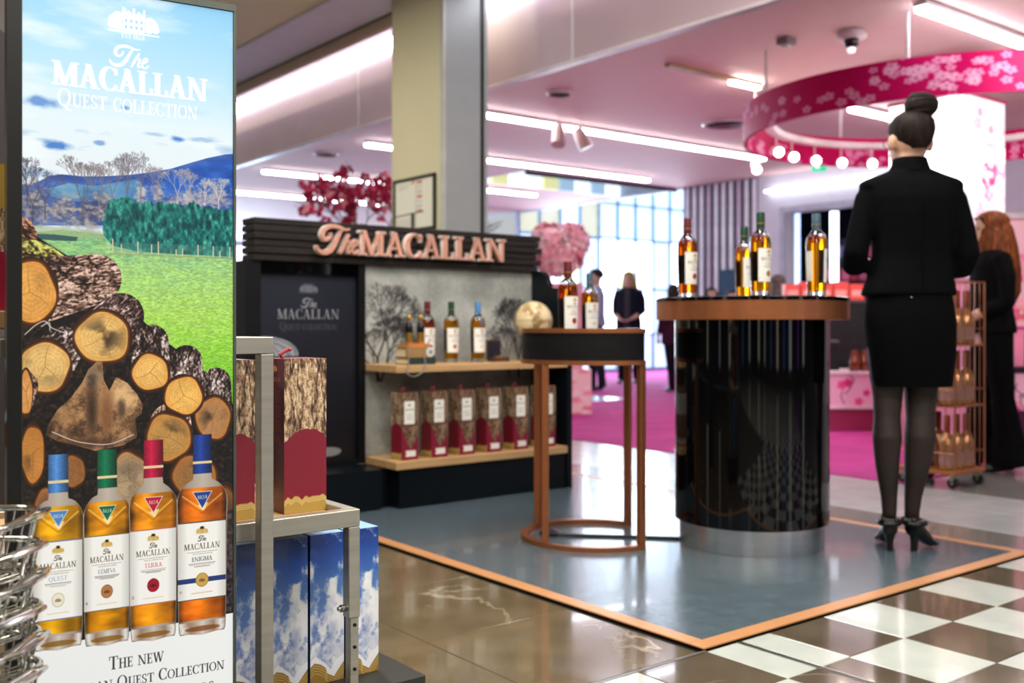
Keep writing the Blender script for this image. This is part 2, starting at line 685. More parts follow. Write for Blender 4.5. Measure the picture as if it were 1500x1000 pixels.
def draw_house(cv, cx, base, w, col, win=None, alpha=1.0):
    """the estate house between two trees; w = full width"""
    u = w / 2.0
    q = [[(cx - .42 * u, base), (cx + .42 * u, base), (cx + .42 * u, base - .62 * u), (cx - .42 * u, base - .62 * u)],
         [(cx - .46 * u, base - .6 * u), (cx - .30 * u, base - .82 * u), (cx - .30 * u, base - .9 * u), (cx - .44 * u, base - .92 * u)],
         [(cx - .44 * u, base - .6 * u), (cx - .2 * u, base - .86 * u), (cx + .0 * u, base - .62 * u)],
         [(cx + .44 * u, base - .6 * u), (cx + .2 * u, base - .86 * u), (cx - .0 * u, base - .62 * u)],
         [(cx - .05 * u, base - .5 * u), (cx + .05 * u, base - .5 * u), (cx + .05 * u, base - .95 * u), (cx - .05 * u, base - .95 * u)],
         [(cx - .44 * u, base - .5 * u), (cx - .36 * u, base - .5 * u), (cx - .36 * u, base - .95 * u), (cx - .44 * u, base - .95 * u)],
         [(cx + .36 * u, base - .5 * u), (cx + .44 * u, base - .5 * u), (cx + .44 * u, base - .95 * u), (cx + .36 * u, base - .95 * u)],
         [(cx - u, base + .02 * u), (cx + u, base + .02 * u), (cx + u, base + .08 * u), (cx - u, base + .08 * u)]]
    for a, b, r in ((-.72, .38, .26), (-.62, .55, .2), (-.84, .2, .15), (.70, .34, .26), (.62, .5, .18), (.84, .2, .16), (-.6, .18, .16), (.58, .16, .15)):
        q.append(ell(cx + a * u, base - b * u, r * u, r * u, 14))
    cv.fill(q, col, alpha)
    if win is not None:
        for gx in (-.3, -.1, .1, .3):
            for gy in (.12, .36):
                cv.fill([(cx + (gx - .04) * u, base - gy * u), (cx + (gx + .04) * u, base - gy * u), (cx + (gx + .04) * u, base - (gy + .12) * u), (cx + (gx - .04) * u, base - (gy + .12) * u)], win)


def draw_logo(cv, cx, ybase, w, col, sub=None, house=None, subcol=None):
    """script word over the serif brand line centred on cx; w = width of the brand line"""
    h = w / 6.6
    cv.text('MACALLAN', cx, ybase, h, col, fit=w, center=True)
    draw_script(cv, cx - .12 * w, ybase - 1.15 * h, h * .95, col)
    if house is not None:
        draw_house(cv, cx, ybase - 2.75 * h, w * .30, house)
    if sub:
        cv.text(sub, cx, ybase + h * 1.15, h * .82, subcol or col, fit=w * .92, center=True, small=.72)


def draw_flower(cv, cx, cy, r, col, rot=0.0, core=None, alpha=1.0):
    q = []
    for k in range(5):
        a = rot + 2 * PI * k / 5
        q.append(ell(cx + r * .55 * math.cos(a), cy + r * .55 * math.sin(a), r * .42, r * .36, 12, rot=a))
    cv.fill(q, col, alpha)
    if core is not None:
        cv.fill(ell(cx, cy, r * .18, r * .18, 10), core, alpha)


def draw_tree(cv, x, y, L, ang, w, col, rng, depth=6, alpha=1.0, bendy=.35, shrink=.74):
    segs = []

    def go(x, y, L, ang, w, dep):
        x2, y2 = x + L * math.cos(ang), y - L * math.sin(ang)
        segs.append(((x, y), (x2, y2), w))
        if dep <= 0:
            return
        for s_ in (-1, 1):
            go(x2, y2, L * (shrink + rng.uniform(-.12, .08)), ang + s_ * rng.uniform(.12, bendy * 1.5), max(.5, w * .66), dep - 1)
        if rng.random() < .45:
            go(x2, y2, L * shrink, ang + rng.uniform(-.15, .15), max(.5, w * .7), dep - 1)

    go(x, y, L, ang, w, depth)
    polys = []
    for (a, b, w_) in segs:
        polys += stroke_polys([a, b], max(.7, w_))
    for i in range(0, len(polys), 400):
        cv.fill(polys[i:i + 400], col, alpha)


def img_mat(name, cv, rough=0.4, estr=0.0, coat=0.0, metal=0.0, base=1.0, spec=0.5):
    if name in MATS:
        return MATS[name]
    m = bpy.data.materials.new(name)
    m.use_nodes = True
    nt = m.node_tree
    b = nt.nodes['Principled BSDF']
    t = nt.nodes.new('ShaderNodeTexImage')
    t.image = cv.image(name)
    t.extension = 'EXTEND'
    uv = nt.nodes.new('ShaderNodeUVMap')
    uv.uv_map = 'uv'
    nt.links.new(uv.outputs['UV'], t.inputs['Vector'])
    if base < 1:
        mx = nt.nodes.new('ShaderNodeMix')
        mx.data_type = 'RGBA'
        mx.blend_type = 'MULTIPLY'
        mx.inputs['Factor'].default_value = 1.0
        mx.inputs['B'].default_value = (base, base, base, 1)
        nt.links.new(t.outputs['Color'], mx.inputs['A'])
        nt.links.new(mx.outputs['Result'], b.inputs['Base Color'])
    else:
        nt.links.new(t.outputs['Color'], b.inputs['Base Color'])
    b.inputs['Roughness'].default_value = rough
    b.inputs['Coat Weight'].default_value = coat
    b.inputs['Specular IOR Level'].default_value = spec
    b.inputs['Metallic'].default_value = metal
    if estr > 0:
        nt.links.new(t.outputs['Color'], b.inputs['Emission Color'])
        b.inputs['Emission Strength'].default_value = estr
    MATS[name] = m
    return m


def sheet(name, rows, mat, parent=None, loc=None, rz=None, smooth=True):
    """printed sheet from a grid of points (rows bottom to top, each left to right) with uv 0..1"""
    nr, nc = len(rows), len(rows[0])
    me = bpy.data.meshes.new(name)
    me.from_pydata([tuple(p) for r in rows for p in r], [], [(i * nc + j, i * nc + j + 1, (i + 1) * nc + j + 1, (i + 1) * nc + j) for i in range(nr - 1) for j in range(nc - 1)])
    ul = me.uv_layers.new(name='uv')
    for poly in me.polygons:
        for li, vi in zip(poly.loop_indices, poly.vertices):
            ul.data[li].uv = ((vi % nc) / (nc - 1), (vi // nc) / (nr - 1))
    me.materials.append(mat)
    if smooth:
        me.polygons.foreach_set('use_smooth', [True] * len(me.polygons))
    o = bpy.data.objects.new(name, me)
    COL.objects.link(o)
    o.parent = parent
    if loc is not None:
        o.location = loc
    if rz is not None:
        o.rotation_euler = (0, 0, rz)
    return o


def print_box(name, x0, x1, y0, y1, z0, z1, mats, parent=None, loc=None, rz=None):
    """box whose faces carry prints; mats = [front(-y), side(-x), other side(+x), top, rest]"""
    me = bpy.data.meshes.new(name)
    v = [(x0, y0, z0), (x1, y0, z0), (x1, y1, z0), (x0, y1, z0), (x0, y0, z1), (x1, y0, z1), (x1, y1, z1), (x0, y1, z1)]
    f = [(0, 1, 5, 4), (3, 0, 4, 7), (1, 2, 6, 5), (4, 5, 6, 7), (2, 3, 7, 6), (3, 2, 1, 0)]
    me.from_pydata(v, [], f)
    for m_ in mats:
        me.materials.append(m_)
    ul = me.uv_layers.new(name='uv')
    for i, poly in enumerate(me.polygons):
        poly.material_index = min(i, len(mats) - 1)
        for li, c in zip(poly.loop_indices, ((0, 0), (1, 0), (1, 1), (0, 1))):
            ul.data[li].uv = c
    o = bpy.data.objects.new(name, me)
    COL.objects.link(o)
    o.parent = parent
    if loc is not None:
        o.location = loc
    if rz is not None:
        o.rotation_euler = (0, 0, rz)
    return o


# ------------------------------------------------------------------ the printed pictures
def label_canvas(kind, W=150, H=220):
    """paper label of a bottle"""
    cv = Canvas(W, H, (240, 238, 232))
    col = {'QUEST': (140, 160, 190), 'LUMINA': (120, 125, 130), 'TERRA': (200, 90, 90), 'ENIGMA': (70, 70, 80)}[kind]
    k = W / 150
    edge = {'QUEST': (110, 120, 150), 'LUMINA': (110, 105, 70), 'TERRA': (190, 110, 90), 'ENIGMA': (90, 80, 70)}[kind]
    cv.fill([(0, 0), (W, 0), (W, 3 * k), (0, 3 * k)], edge)
    cv.fill([(0, H - 3 * k), (W, H - 3 * k), (W, H), (0, H)], edge)
    draw_house(cv, W * .5, 34 * k, 38 * k, (205, 170, 90))
    cv.fill([(W * .5 - 6 * k, 22 * k), (W * .5 + 6 * k, 22 * k), (W * .5 + 5 * k, 14 * k), (W * .5 - 5 * k, 14 * k)], (40, 36, 34))
    draw_script(cv, W * .5 - 13 * k, 56 * k, 15 * k, (60, 50, 40))
    cv.text('MACALLAN', W * .5, 78 * k, 17 * k, (74, 56, 38), fit=112 * k, center=True)
    for yy, ww in ((84, 96), (90, 60)):
        x = W * .5 - ww * k / 2
        while x < W * .5 + ww * k / 2:
            cv.fill([(x, yy * k), (x + 3 * k, yy * k), (x + 3 * k, (yy + 3) * k), (x, (yy + 3) * k)], (170, 165, 160))
            x += 4.6 * k
    cv.text(kind, W * .5, 112 * k, 13 * k, col, fit=(58 if kind != 'ENIGMA' else 64) * k, center=True)
    for yy, ww in ((118, 84), (122, 78), (126, 50)):
        cv.fill([(W * .5 - ww * k / 2, yy * k), (W * .5 + ww * k / 2, yy * k), (W * .5 + ww * k / 2, (yy + 1.5) * k), (W * .5 - ww * k / 2, (yy + 1.5) * k)], (120, 115, 110))
    seal = {'QUEST': (236, 226, 200), 'LUMINA': (178, 118, 70), 'TERRA': (160, 26, 44), 'ENIGMA': (200, 160, 80)}[kind]
    if kind == 'ENIGMA':
        cv.fill([(0, 158 * k), (W, 158 * k), (W, 172 * k), (0, 172 * k)], (38, 58, 120))
    cv.fill(ell(W * .5, 165 * k, 20 * k, 20 * k), tuple(int(c * .82) for c in seal))
    cv.fill(ell(W * .5, 165 * k, 17.5 * k, 17.5 * k), seal)
    draw_house(cv, W * .5, 170 * k, 20 * k, tuple(int(c * .6) for c in seal))
    cv.fill([(W * .5 - 34 * k, 200 * k), (W * .5 + 34 * k, 200 * k), (W * .5 + 34 * k, 202 * k), (W * .5 - 34 * k, 202 * k)], (215, 190, 150))
    cv.text('1L', 5 * k, 198 * k, 8 * k, (150, 110, 80))
    return cv


CAPCOL = {'QUEST': (74, 128, 190), 'LUMINA': (14, 104, 70), 'TERRA': (178, 22, 62), 'ENIGMA': (32, 62, 140)}

# --- the lit panel: points traced on the panel's own plane
PXR, PDR = (341 - 750) / FPX * 1.75, 1.75
PU = Vector((2400.0, 1483.0)).normalized()
PW, PTOP, PBOT, PS = 0.3292, 1.4605, 0.12, 1800.0


def panel_uz(px, py):
    a = (px - 750) / FPX
    t = (a * PDR - PXR) / (PU.x - PU.y * a)
    d = PDR + PU.y * t
    return t + PW, EYE + (HOR - py) / FPX * d


def pp(px, py):
    u, z = panel_uz(px, py)
    return (u * PS, (PTOP - z) * PS)


def paint_panel():
    W, H = int(PW * PS), int((PTOP - PBOT) * PS)
    cv = Canvas(W, H)
    rng = random.Random(3)
    Y = np.arange(H, dtype=np.float32)[:, None] * np.ones((1, W), np.float32)
    X = np.ones((H, 1), np.float32) * np.arange(W, dtype=np.float32)[None]
    row = lambda y, x=190: pp(x, y)[1]
    tr = lambda pts: [pp(*p) for p in pts]
    # sky
    n1 = vnoise(W, H, 260, 70, 5, 1)
    n2 = vnoise(W, H, 150, 36, 5, 2)
    t = (Y - row(0)) / (row(300) - row(0))
    sky = ramp(t, [(-.1, (128, 196, 238)), (.15, (158, 212, 242)), (.4, (188, 226, 244)), (.6, (222, 238, 246)), (.85, (226, 236, 242)), (1, (216, 226, 236))])
    cl = np.clip((n1 - .5) * 4, 0, 1)[..., None] * .75
    sky = sky * (1 - cl) + np.array((.93, .96, .98), np.float32) * cl
    dk = (np.clip((n2 - .60) * 6, 0, 1) * np.clip((t - .42) * 4, 0, 1))[..., None] * .55
    sky = sky * (1 - dk) + np.array((.50, .68, .86), np.float32) * dk
    cv.a[:] = sky
    nf = vnoise(W, H, 34, 20, 4, 5)
    for cx, cy, rx, ry, al in ((62, 150, 34, 11, .75), (83, 213, 24, 9, .95), (260, 203, 13, 7, .95), (184, 158, 9, 5, .8), (146, 209, 11, 5, .6), (70, 206, 22, 5, .5), (300, 205, 40, 5, .35), (225, 196, 26, 4, .35)):
        x, y = pp(cx, cy)
        g = np.exp(-(((X - x) / (rx * 1.9)) ** 2 + ((Y - y) / (ry * 1.9)) ** 2) * 1.6 + (nf - .5) * 2.2)
        g = (np.clip(g * 1.3 - .25, 0, 1) * al)[..., None]
        cv.a = cv.a * (1 - g) + np.array((.25, .48, .78), np.float32) * g
    # far hills
    nh = vnoise(W, H, 60, 30, 5, 9)[..., None]
    hill = ramp(nh[..., 0], [(.2, (34, 66, 140)), (.5, (52, 88, 168)), (.8, (78, 118, 190))])
    cv.fill(tr([(30, 270), (50, 268), (62, 263), (74, 257), (90, 255), (120, 258), (150, 258), (190, 256), (220, 252), (250, 247), (280, 238), (305, 231), (330, 226), (346, 225), (346, 330), (30, 330)]), hill)
    cv.fill(tr([(232, 262), (262, 250), (290, 240), (320, 236), (346, 232), (346, 290), (232, 290)]), ramp(nh[..., 0], [(.2, (24, 66, 150)), (.6, (30, 92, 190)), (.9, (70, 120, 200))]), .7)
    cv.fill(tr([(70, 276), (100, 268), (140, 272), (200, 262), (215, 280), (200, 292), (110, 295), (75, 288)]), ramp(nh[..., 0], [(.2, (56, 120, 180)), (.6, (104, 164, 190)), (.9, (150, 190, 190))]), .75)
    # leafless woods
    br = vnoise(W, H, 12, 9, 4, 12)
    wood = ramp(br, [(.2, (62, 60, 74)), (.45, (112, 106, 116)), (.65, (158, 148, 144)), (.9, (196, 186, 172))])
    soft = lambda cx, cy, rx, ry: np.clip(1.5 - np.sqrt(((X - pp(cx, cy)[0]) / (rx * 1.9)) ** 2 + ((Y - pp(cx, cy)[1]) / (ry * 1.9)) ** 2) * 1.5 + (br - .5) * 1.8, 0, 1)
    for cx, cy, rx, ry in ((50, 300, 32, 40), (92, 308, 26, 28), (130, 312, 30, 34), (150, 300, 20, 30)):
        a = (soft(cx, cy, rx, ry) * .85)[..., None]
        cv.a = cv.a * (1 - a) + wood * a
    warm = ramp(br, [(.2, (120, 104, 112)), (.5, (196, 178, 168)), (.8, (226, 208, 192))])
    for cx, cy, rx, ry in ((255, 300, 26, 22), (285, 292, 24, 24), (318, 288, 28, 28), (232, 286, 14, 24), (205, 286, 12, 26)):
        a = (soft(cx, cy, rx, ry) * .7)[..., None]
        cv.a = cv.a * (1 - a) + warm * a
    for px_, py_, h_, cl_ in ((121, 330, 88, (96, 88, 92)), (145, 325, 80, (130, 120, 126)), (164, 310, 70, (120, 110, 116)), (186, 312, 78, (104, 98, 110)), (206, 305, 66, (116, 108, 120)), (48, 330, 84, (70, 66, 84)), (66, 320, 66, (80, 76, 92)), (40, 300, 60, (70, 66, 84)), (230, 300, 50, (140, 126, 130)), (260, 305, 56, (196, 182, 176)), (320, 310, 48, (214, 200, 190)), (300, 308, 44, (200, 186, 178)), (276, 305, 50, (170, 156, 156))):
        x, y = pp(px_, py_)
        draw_tree(cv, x, y, h_ * 1.9 * .36, PI / 2, 4.2, cl_, rng, 6, .75, .28, .72)
    # meadow
    ng = vnoise(W, H, 40, 6, 4, 20)
    ng2 = vnoise(W, H, 8, 3, 3, 21)
    tg = (Y - row(345)) / (row(600) - row(345))
    gr = ramp(np.clip(tg + (ng - .5) * .35, 0, 1), [(0, (120, 178, 126)), (.15, (158, 204, 128)), (.45, (168, 212, 96)), (.8, (130, 200, 52)), (1, (96, 170, 40))])
    gr = gr * (.78 + .44 * ng2[..., None])
    cv.fill(tr([(30, 342), (90, 336), (160, 344), (346, 372), (346, 660), (30, 660)]), gr)
    cv.fill(tr([(30, 330), (60, 330), (120, 336), (160, 342), (160, 350), (100, 350), (30, 352)]), (156, 176, 128), .6)
    cv.fill(tr([(52, 342), (80, 343), (114, 347), (112, 353), (80, 352), (54, 350)]), (40, 74, 84), .85)
    # hedge
    nb = vnoise(W, H, 9, 16, 4, 30)
    hd = ramp(nb, [(.15, (4, 46, 54)), (.42, (10, 88, 88)), (.62, (34, 128, 116)), (.9, (110, 190, 166))])
    top = [(150, 336), (152, 318), (158, 300), (168, 291), (182, 287), (194, 291), (206, 298), (218, 295), (228, 299), (238, 294), (248, 300), (258, 297), (270, 302), (283, 294), (296, 304), (308, 301), (318, 309), (330, 305), (346, 310)]
    jag = []
    for i in range(len(top) - 1):
        for k in range(6):
            f = k / 6
            jag.append((top[i][0] * (1 - f) + top[i + 1][0] * f, top[i][1] * (1 - f) + top[i + 1][1] * f + rng.uniform(-2.5, 2.5)))
    cv.fill(tr(jag + [(346, 376), (260, 372), (200, 368), (166, 360), (152, 345)]), hd)
    cv.fill(tr([(166, 354), (346, 362), (346, 378), (166, 370)]), (120, 160, 140), .35)
    for x_ in (160, 165, 178, 202, 222, 232, 258, 267, 290, 312, 322, 336):
        yb = 369 + (x_ - 160) * .055
        cv.stroke(tr([(x_, yb), (x_ + rng.uniform(-.6, .6), yb - rng.uniform(9, 20))]), 3.4, (206, 196, 164))
    cv.stroke(tr([(160, 371), (346, 379)]), 2.5, (150, 130, 100), .7)
    # dark of the log pile
    nbk = vnoise(W, H, 8, 8, 4, 40)
    dkc = ramp(nbk, [(.2, (10, 8, 10)), (.6, (30, 24, 22)), (.8, (58, 46, 38)), (1, (92, 84, 70))])
    cv.fill(tr([(30, 330), (60, 350), (100, 375), (150, 420), (190, 450), (230, 490), (270, 520), (320, 560), (346, 600), (346, 960), (30, 960)]), dkc)
    # logs: (end centre, end radii, back centre, back radius, bark tint, end tint)
    nbx = vnoise(W, H, 9, 26, 4, 50)
    nbw = vnoise(W, H, 44, 44, 5, 53)
    grain = vnoise(W, H, 5, 5, 3, 54)
    stain = vnoise(W, H + 900, 60, 60, 4, 77)

    def bark(tint, ang=0.0, sd=0, box=None):
        ca, sa = math.cos(ang), math.sin(ang)
        full = np.zeros((H, W, 3), np.float32)
        x0_, y0_, x1_, y1_ = box or (0, 0, W, H)
        sl = (slice(max(0, y0_), min(H, y1_)), slice(max(0, x0_), min(W, x1_)))
        Xs, Ys = X[sl], Y[sl]
        al, ac = Xs * ca + Ys * sa, -Xs * sa + Ys * ca
        w1 = noise_at(al / 60, ac / 40, 3, sd)
        r_ = np.clip(np.abs(noise_at(al / 46 + w1, ac / 13 + w1 * 2, 3, sd + 1) - .5) * 6, 0, 1)
        f_ = noise_at(al / 7, ac / 4.5, 3, sd + 2)
        t_ = np.clip(.20 + r_ * .42 + (f_ - .5) * 1.25 + (w1 - .5) * .9, 0, 1)
        b_ = ramp(t_, [(.1, (22, 17, 16)), (.38, (72, 56, 50)), (.58, (138, 116, 104)), (.8, (206, 192, 182)), (1, (236, 226, 216))])
        full[sl] = b_ * np.array(tint, np.float32)
        return full

    def log(ex, ey, rx, ry, bx, by, br_, tint, end, dark=.35, crack=0.6, rim=(92, 48, 18)):
        hull = [(ex + rx * 1.06 * math.cos(a), ey + ry * 1.06 * math.sin(a)) for a in np.linspace(0, 2 * PI, 40)]
        back = [(bx + br_ * math.cos(a), by + br_ * math.sin(a)) for a in np.linspace(0, 2 * PI, 40)]
        pts = sorted(set([(round(a, 3), round(b, 3)) for a, b in hull + back]))

        def half(ps):
            h_ = []
            for p in ps:
                while len(h_) > 1 and (h_[-1][0] - h_[-2][0]) * (p[1] - h_[-2][1]) - (h_[-1][1] - h_[-2][1]) * (p[0] - h_[-2][0]) <= 0:
                    h_.pop()
                h_.append(p)
            return h_
        hu = half(pts)[:-1] + half(pts[::-1])[:-1]
        th = np.array(tr(hu))
        bx_ = (int(th[:, 0].min()) - 3, int(th[:, 1].min()) - 3, int(th[:, 0].max()) + 4, int(th[:, 1].max()) + 4)
        cv.fill(tr(hu), bark(tint, math.atan2(by - ey, bx - ex), int(ex), bx_))
        # dark ring left showing round the cut end
        x, y = pp((ex + bx) / 2, (ey + by) / 2 + max(rx, br_) * .9)
        cv.fill(tr([(ex + rx * 1.06 * math.cos(a), ey + ry * 1.1 * math.sin(a)) for a in np.linspace(0, 2 * PI, 40)]), (52, 30, 18))
        wob = [1 + .035 * math.sin(3 * a + ex) + .03 * math.sin(5 * a + ey) for a in np.linspace(0, 2 * PI, 48)]
        ring = [(ex + rx * w_ * math.cos(a), ey + ry * w_ * math.sin(a)) for a, w_ in zip(np.linspace(0, 2 * PI, 48), wob)]
        cv.fill(tr(ring), rim)
        ring2 = [(ex + rx * .93 * w_ * math.cos(a), ey + ry * .93 * w_ * math.sin(a)) for a, w_ in zip(np.linspace(0, 2 * PI, 48), wob)]
        cx_, cy_ = pp(ex, ey)
        rr = np.sqrt(((X - cx_) / (rx * 1.95)) ** 2 + ((Y - cy_) / (ry * 1.95)) ** 2)
        rings = .5 + .5 * np.sin(rr * 46 + (nbw - .5) * 7)
        e = np.array(end, np.float32) / 255
        body = e * (.90 + .06 * rings[..., None] + .16 * (grain[..., None] - .5) + .20 * (nbw[..., None] - .5))
        edge = np.clip((rr - .62) * 2.2, 0, 1)[..., None] * .38
        body = body * (1 - edge) + np.array((.80, .44, .13), np.float32) * edge
        st = (np.clip((stain[(int(ex * 7 + ey) * 97) % 900:][:H] - .47) * 6, 0, 1) * np.clip(1.2 - rr * 1.25, 0, 1))[..., None] * dark
        body = body * (1 - st) + np.array((.20, .15, .12), np.float32) * st
        cv.fill(tr(ring2), body)
        if crack:
            a0 = rng.uniform(0, PI)
            for k in range(3):
                a = a0 + rng.uniform(-.5, .5) + k * 2.1
                cv.stroke(tr([(ex, ey), (ex + rx * .4 * math.cos(a), ey + ry * .4 * math.sin(a)), (ex + rx * .85 * math.cos(a + .12), ey + ry * .85 * math.sin(a + .12))]), [1.6, 1.6, .7], (112, 70, 32), crack)

    warmb, greyb = (1.0, .90, .86), (1.02, 1.02, 1.06)
    # mossy and brown logs at the back left
    cv.fill(tr([(30, 316), (44, 322), (54, 340), (54, 352), (30, 352)]), bark((.95, .72, .6), .5, 3, (0, 560, 130, 780)))
    cv.fill(tr([(30, 346), (50, 350), (78, 362), (96, 376), (92, 386), (30, 386)]), bark((.92, .98, .55), .3, 5, (0, 600, 200, 880)))
    log(247, 640, 34, 36, 250, 620, 30, warmb, (200, 150, 80), .8)
    log(44, 428, 40, 48, 142, 408, 36, warmb, (240, 172, 84), .25)
    log(66, 537, 38, 39, 92, 508, 30, greyb, (240, 196, 120), .5)
    log(150, 494, 42, 39, 178, 462, 33, (.98, .92, .96), (236, 190, 112), .95)
    log(312, 612, 27, 32, 316, 560, 22, greyb, (190, 138, 86), 1.0)
    log(269, 579, 29, 29, 273, 528, 23, greyb, (246, 190, 98), .15)
    log(220, 545, 28, 28, 222, 500, 25, greyb, (246, 192, 104), .15)
    log(38, 575, 10, 34, 36, 565, 20, warmb, (226, 160, 90), .3)
    log(48, 665, 18, 44, 40, 650, 20, warmb, (196, 130, 60), .6)
    log(108, 690, 17, 24, 108, 680, 16, warmb, (150, 98, 54), .6)
    log(190, 702, 30, 42, 190, 690, 26, warmb, (176, 150, 116), .5)
    log(284, 696, 34, 30, 286, 690, 28, warmb, (160, 112, 64), .8)
    log(70, 740, 20, 26, 70, 735, 18, warmb, (150, 100, 60), .5)
    log(330, 770, 22, 60, 330, 760, 20, warmb, (110, 72, 44), .6)
    # the split stump
    stp = [(66, 636), (72, 620), (84, 600), (104, 582), (120, 560), (130, 540), (142, 529), (150, 530), (152, 556), (160, 572), (170, 552), (186, 560), (200, 576), (209, 592), (207, 606), (198, 612), (201, 640), (180, 652), (140, 660), (104, 650), (84, 646)]
    stc = ramp(np.clip(nbw * .75 + grain * .25, 0, 1), [(.25, (58, 40, 30)), (.42, (112, 80, 54)), (.55, (166, 124, 84)), (.72, (214, 172, 122))])
    cv.fill(tr(stp), stc)
    def soft_blob(cx, cy, rx, ry, col, al):
        x, y = pp(cx, cy)
        g = np.clip(1.25 - np.sqrt(((X - x) / (rx * 1.9)) ** 2 + ((Y - y) / (ry * 1.9)) ** 2) + (nbw - .5) * 2.2 + (grain - .5) * .5, 0, 1) * al
        cv.fill(tr(stp), col, g.astype(np.float32))
    soft_blob(94, 612, 26, 24, (178, 134, 88), .8)
    soft_blob(186, 584, 20, 26, (222, 180, 128), .85)
    soft_blob(138, 548, 12, 18, (128, 112, 92), .8)
    soft_blob(134, 600, 9, 46, (40, 28, 24), .85)
    soft_blob(156, 610, 10, 36, (120, 76, 46), .8)
    soft_blob(178, 600, 7, 14, (62, 44, 34), .8)
    soft_blob(120, 648, 50, 9, (70, 44, 28), .8)
    soft_blob(200, 622, 8, 18, (56, 34, 22), .8)
    for ln in ([(76, 632), (100, 642), (122, 648), (160, 650), (196, 636)], [(36, 490), (52, 476), (66, 470), (76, 480), (100, 489)], [(60, 478), (72, 472), (73, 484)]):
        cv.stroke([pp(*p) for p in spline(ln, 4)], 2.6, (216, 206, 196), .9)
    cv.fill(tr([(30, 800), (60, 800), (60, 960), (30, 975)]), ramp(nbk, [(.3, (40, 42, 56)), (.7, (96, 92, 100))]), .8)
    cv.fill(tr([(318, 760), (346, 740), (346, 905), (318, 905)]), ramp(nbk, [(.3, (22, 18, 20)), (.7, (80, 72, 80))]), .8)
    # white foot of the print
    cv.fill([pp(25, 954), pp(346, 896), (W + 5, H + 5), (-5, H + 5)], (236, 238, 236))

    # the four printed bottles: cap x0,x1,top,bottom; body x0,x1; base; label top/bottom
    def pbottle(kind, cx0, cx1, ct, cb, bx0, bx1, foot, lt, lb, amber):
        ax, ay = pp((bx0 + bx1) / 2, ct)
        l0, l1 = pp(bx0, (ct + foot) / 2)[0], pp(bx1, (ct + foot) / 2)[0]
        w = (l1 - l0) / 2
        yy = lambda py_: pp((bx0 + bx1) / 2, py_)[1]
        cw = (pp(cx1, ct)[0] - pp(cx0, ct)[0]) / 2
        sh = yy(cb) + (yy(lt) - yy(cb)) * .36
        prof = [(cw * .96, yy(cb)), (cw * 1.02, yy(cb) + 18), (w * .66, sh - 22), (w * .9, sh), (w, sh + 26), (w * 1.0, sh + 60), (w * .99, yy(lt)), (w * .96, yy(lb)), (w * .93, yy(foot) - 20), (w * .88, yy(foot))]
        prof = [prof[0]] + spline(prof[1:], 5)
        out = [(ax + r, y) for r, y in prof] + [(ax - r, y) for r, y in prof[::-1]]
        xr = (X - ax) / w
        fresn = np.clip(np.abs(xr), 0, 1)
        glass = ramp(fresn, [(0, (188, 176, 160)), (.6, (160, 146, 132)), (.9, (110, 96, 88)), (1, (180, 170, 160))])
        cv.fill(out, glass)
        lq = [(r * .97, y) for r, y in prof if sh - 12 < y < yy(foot) - 34]
        am = np.array(amber, np.float32)
        wav = vnoise(W, H, 60, 26, 3, int(ax))
        f = np.clip(.75 + .5 * (wav - .5) + .35 * np.exp(-((xr + .25) / .45) ** 2) - .55 * np.clip(fresn - .72, 0, 1) / .28, .15, 1.25)[..., None]
        lc = am / 255 * f
        lc[..., 1] += .12 * np.exp(-((xr + .1) / .5) ** 2) * (wav - .2)
        cv.fill([(ax + r, y) for r, y in lq] + [(ax - r, y) for r, y in lq[::-1]], np.clip(lc, 0, 1))
        # chevron facets of the shoulder
        vy = sh + (yy(lt) - sh) * .62
        cv.stroke([(ax - w * .8, vy - 46), (ax, vy), (ax + w * .8, vy - 46)], 5, (255, 214, 120), .5)
        cv.stroke([(ax - w * .8, vy - 36), (ax, vy + 10), (ax + w * .8, vy - 36)], 5, (150, 74, 8), .35)
        cv.fill([(ax - w * .2, vy - 14), (ax + w * .25, vy - 22), (ax + w * .05, vy + 4)], (255, 240, 190), .7)
        # foot
        fy = yy(foot)
        cv.fill([(ax - w * .92, fy - 36), (ax + w * .92, fy - 36), (ax + w * .88, fy - 4), (ax, fy + 6), (ax - w * .88, fy - 4)], ramp(np.clip(fresn + .3 * (wav - .5), 0, 1), [(0, (206, 196, 186)), (.5, (150, 124, 104)), (.8, (226, 222, 216)), (1, (150, 140, 132))]))
        cv.fill(ell(ax, fy - 14, w * .7, 8), tuple(c * .55 for c in amber), .7)
        # label
        lab = label_canvas(kind, 300, 440).a
        ly0, ly1 = int(yy(lt)), int(yy(lb))
        x0, x1 = int(ax - w * .96), int(ax + w * .95)
        iy = np.linspace(0, 439, ly1 - ly0).astype(int)
        ix = np.linspace(0, 299, x1 - x0).astype(int)
        sub = lab[iy][:, ix]
        shd = 1 - .16 * np.clip((np.abs(np.linspace(-1, 1, x1 - x0)) - .6) / .4, 0, 1)
        cv.a[ly0:ly1, x0:x1] = sub * shd[None, :, None]
        # capsule and shoulder triangle
        cc = np.array(CAPCOL[kind], np.float32)
        xc = (X - ax) / cw
        capc = cc / 255 * (np.clip(1.15 - .55 * np.abs(xc + .25), .4, 1.2) + .2 * (grain - .5))[..., None]
        cy0, cy1 = yy(ct), yy(cb)
        cv.fill([(ax - cw, cy0), (ax + cw, cy0), (ax + cw * 1.04, cy1), (ax - cw * 1.04, cy1)], np.clip(capc, 0, 1))
        g0 = cy0 + (cy1 - cy0) * .68
        cv.fill([(ax - cw * 1.03, g0), (ax + cw * 1.03, g0), (ax + cw * 1.03, g0 + 8), (ax - cw * 1.03, g0 + 8)], (222, 200, 150))
        ty = sh + 4
        cv.fill([(ax - w * .40, ty - 2), (ax + w * .40, ty - 2), (ax, ty + w * .72)], (226, 220, 200))
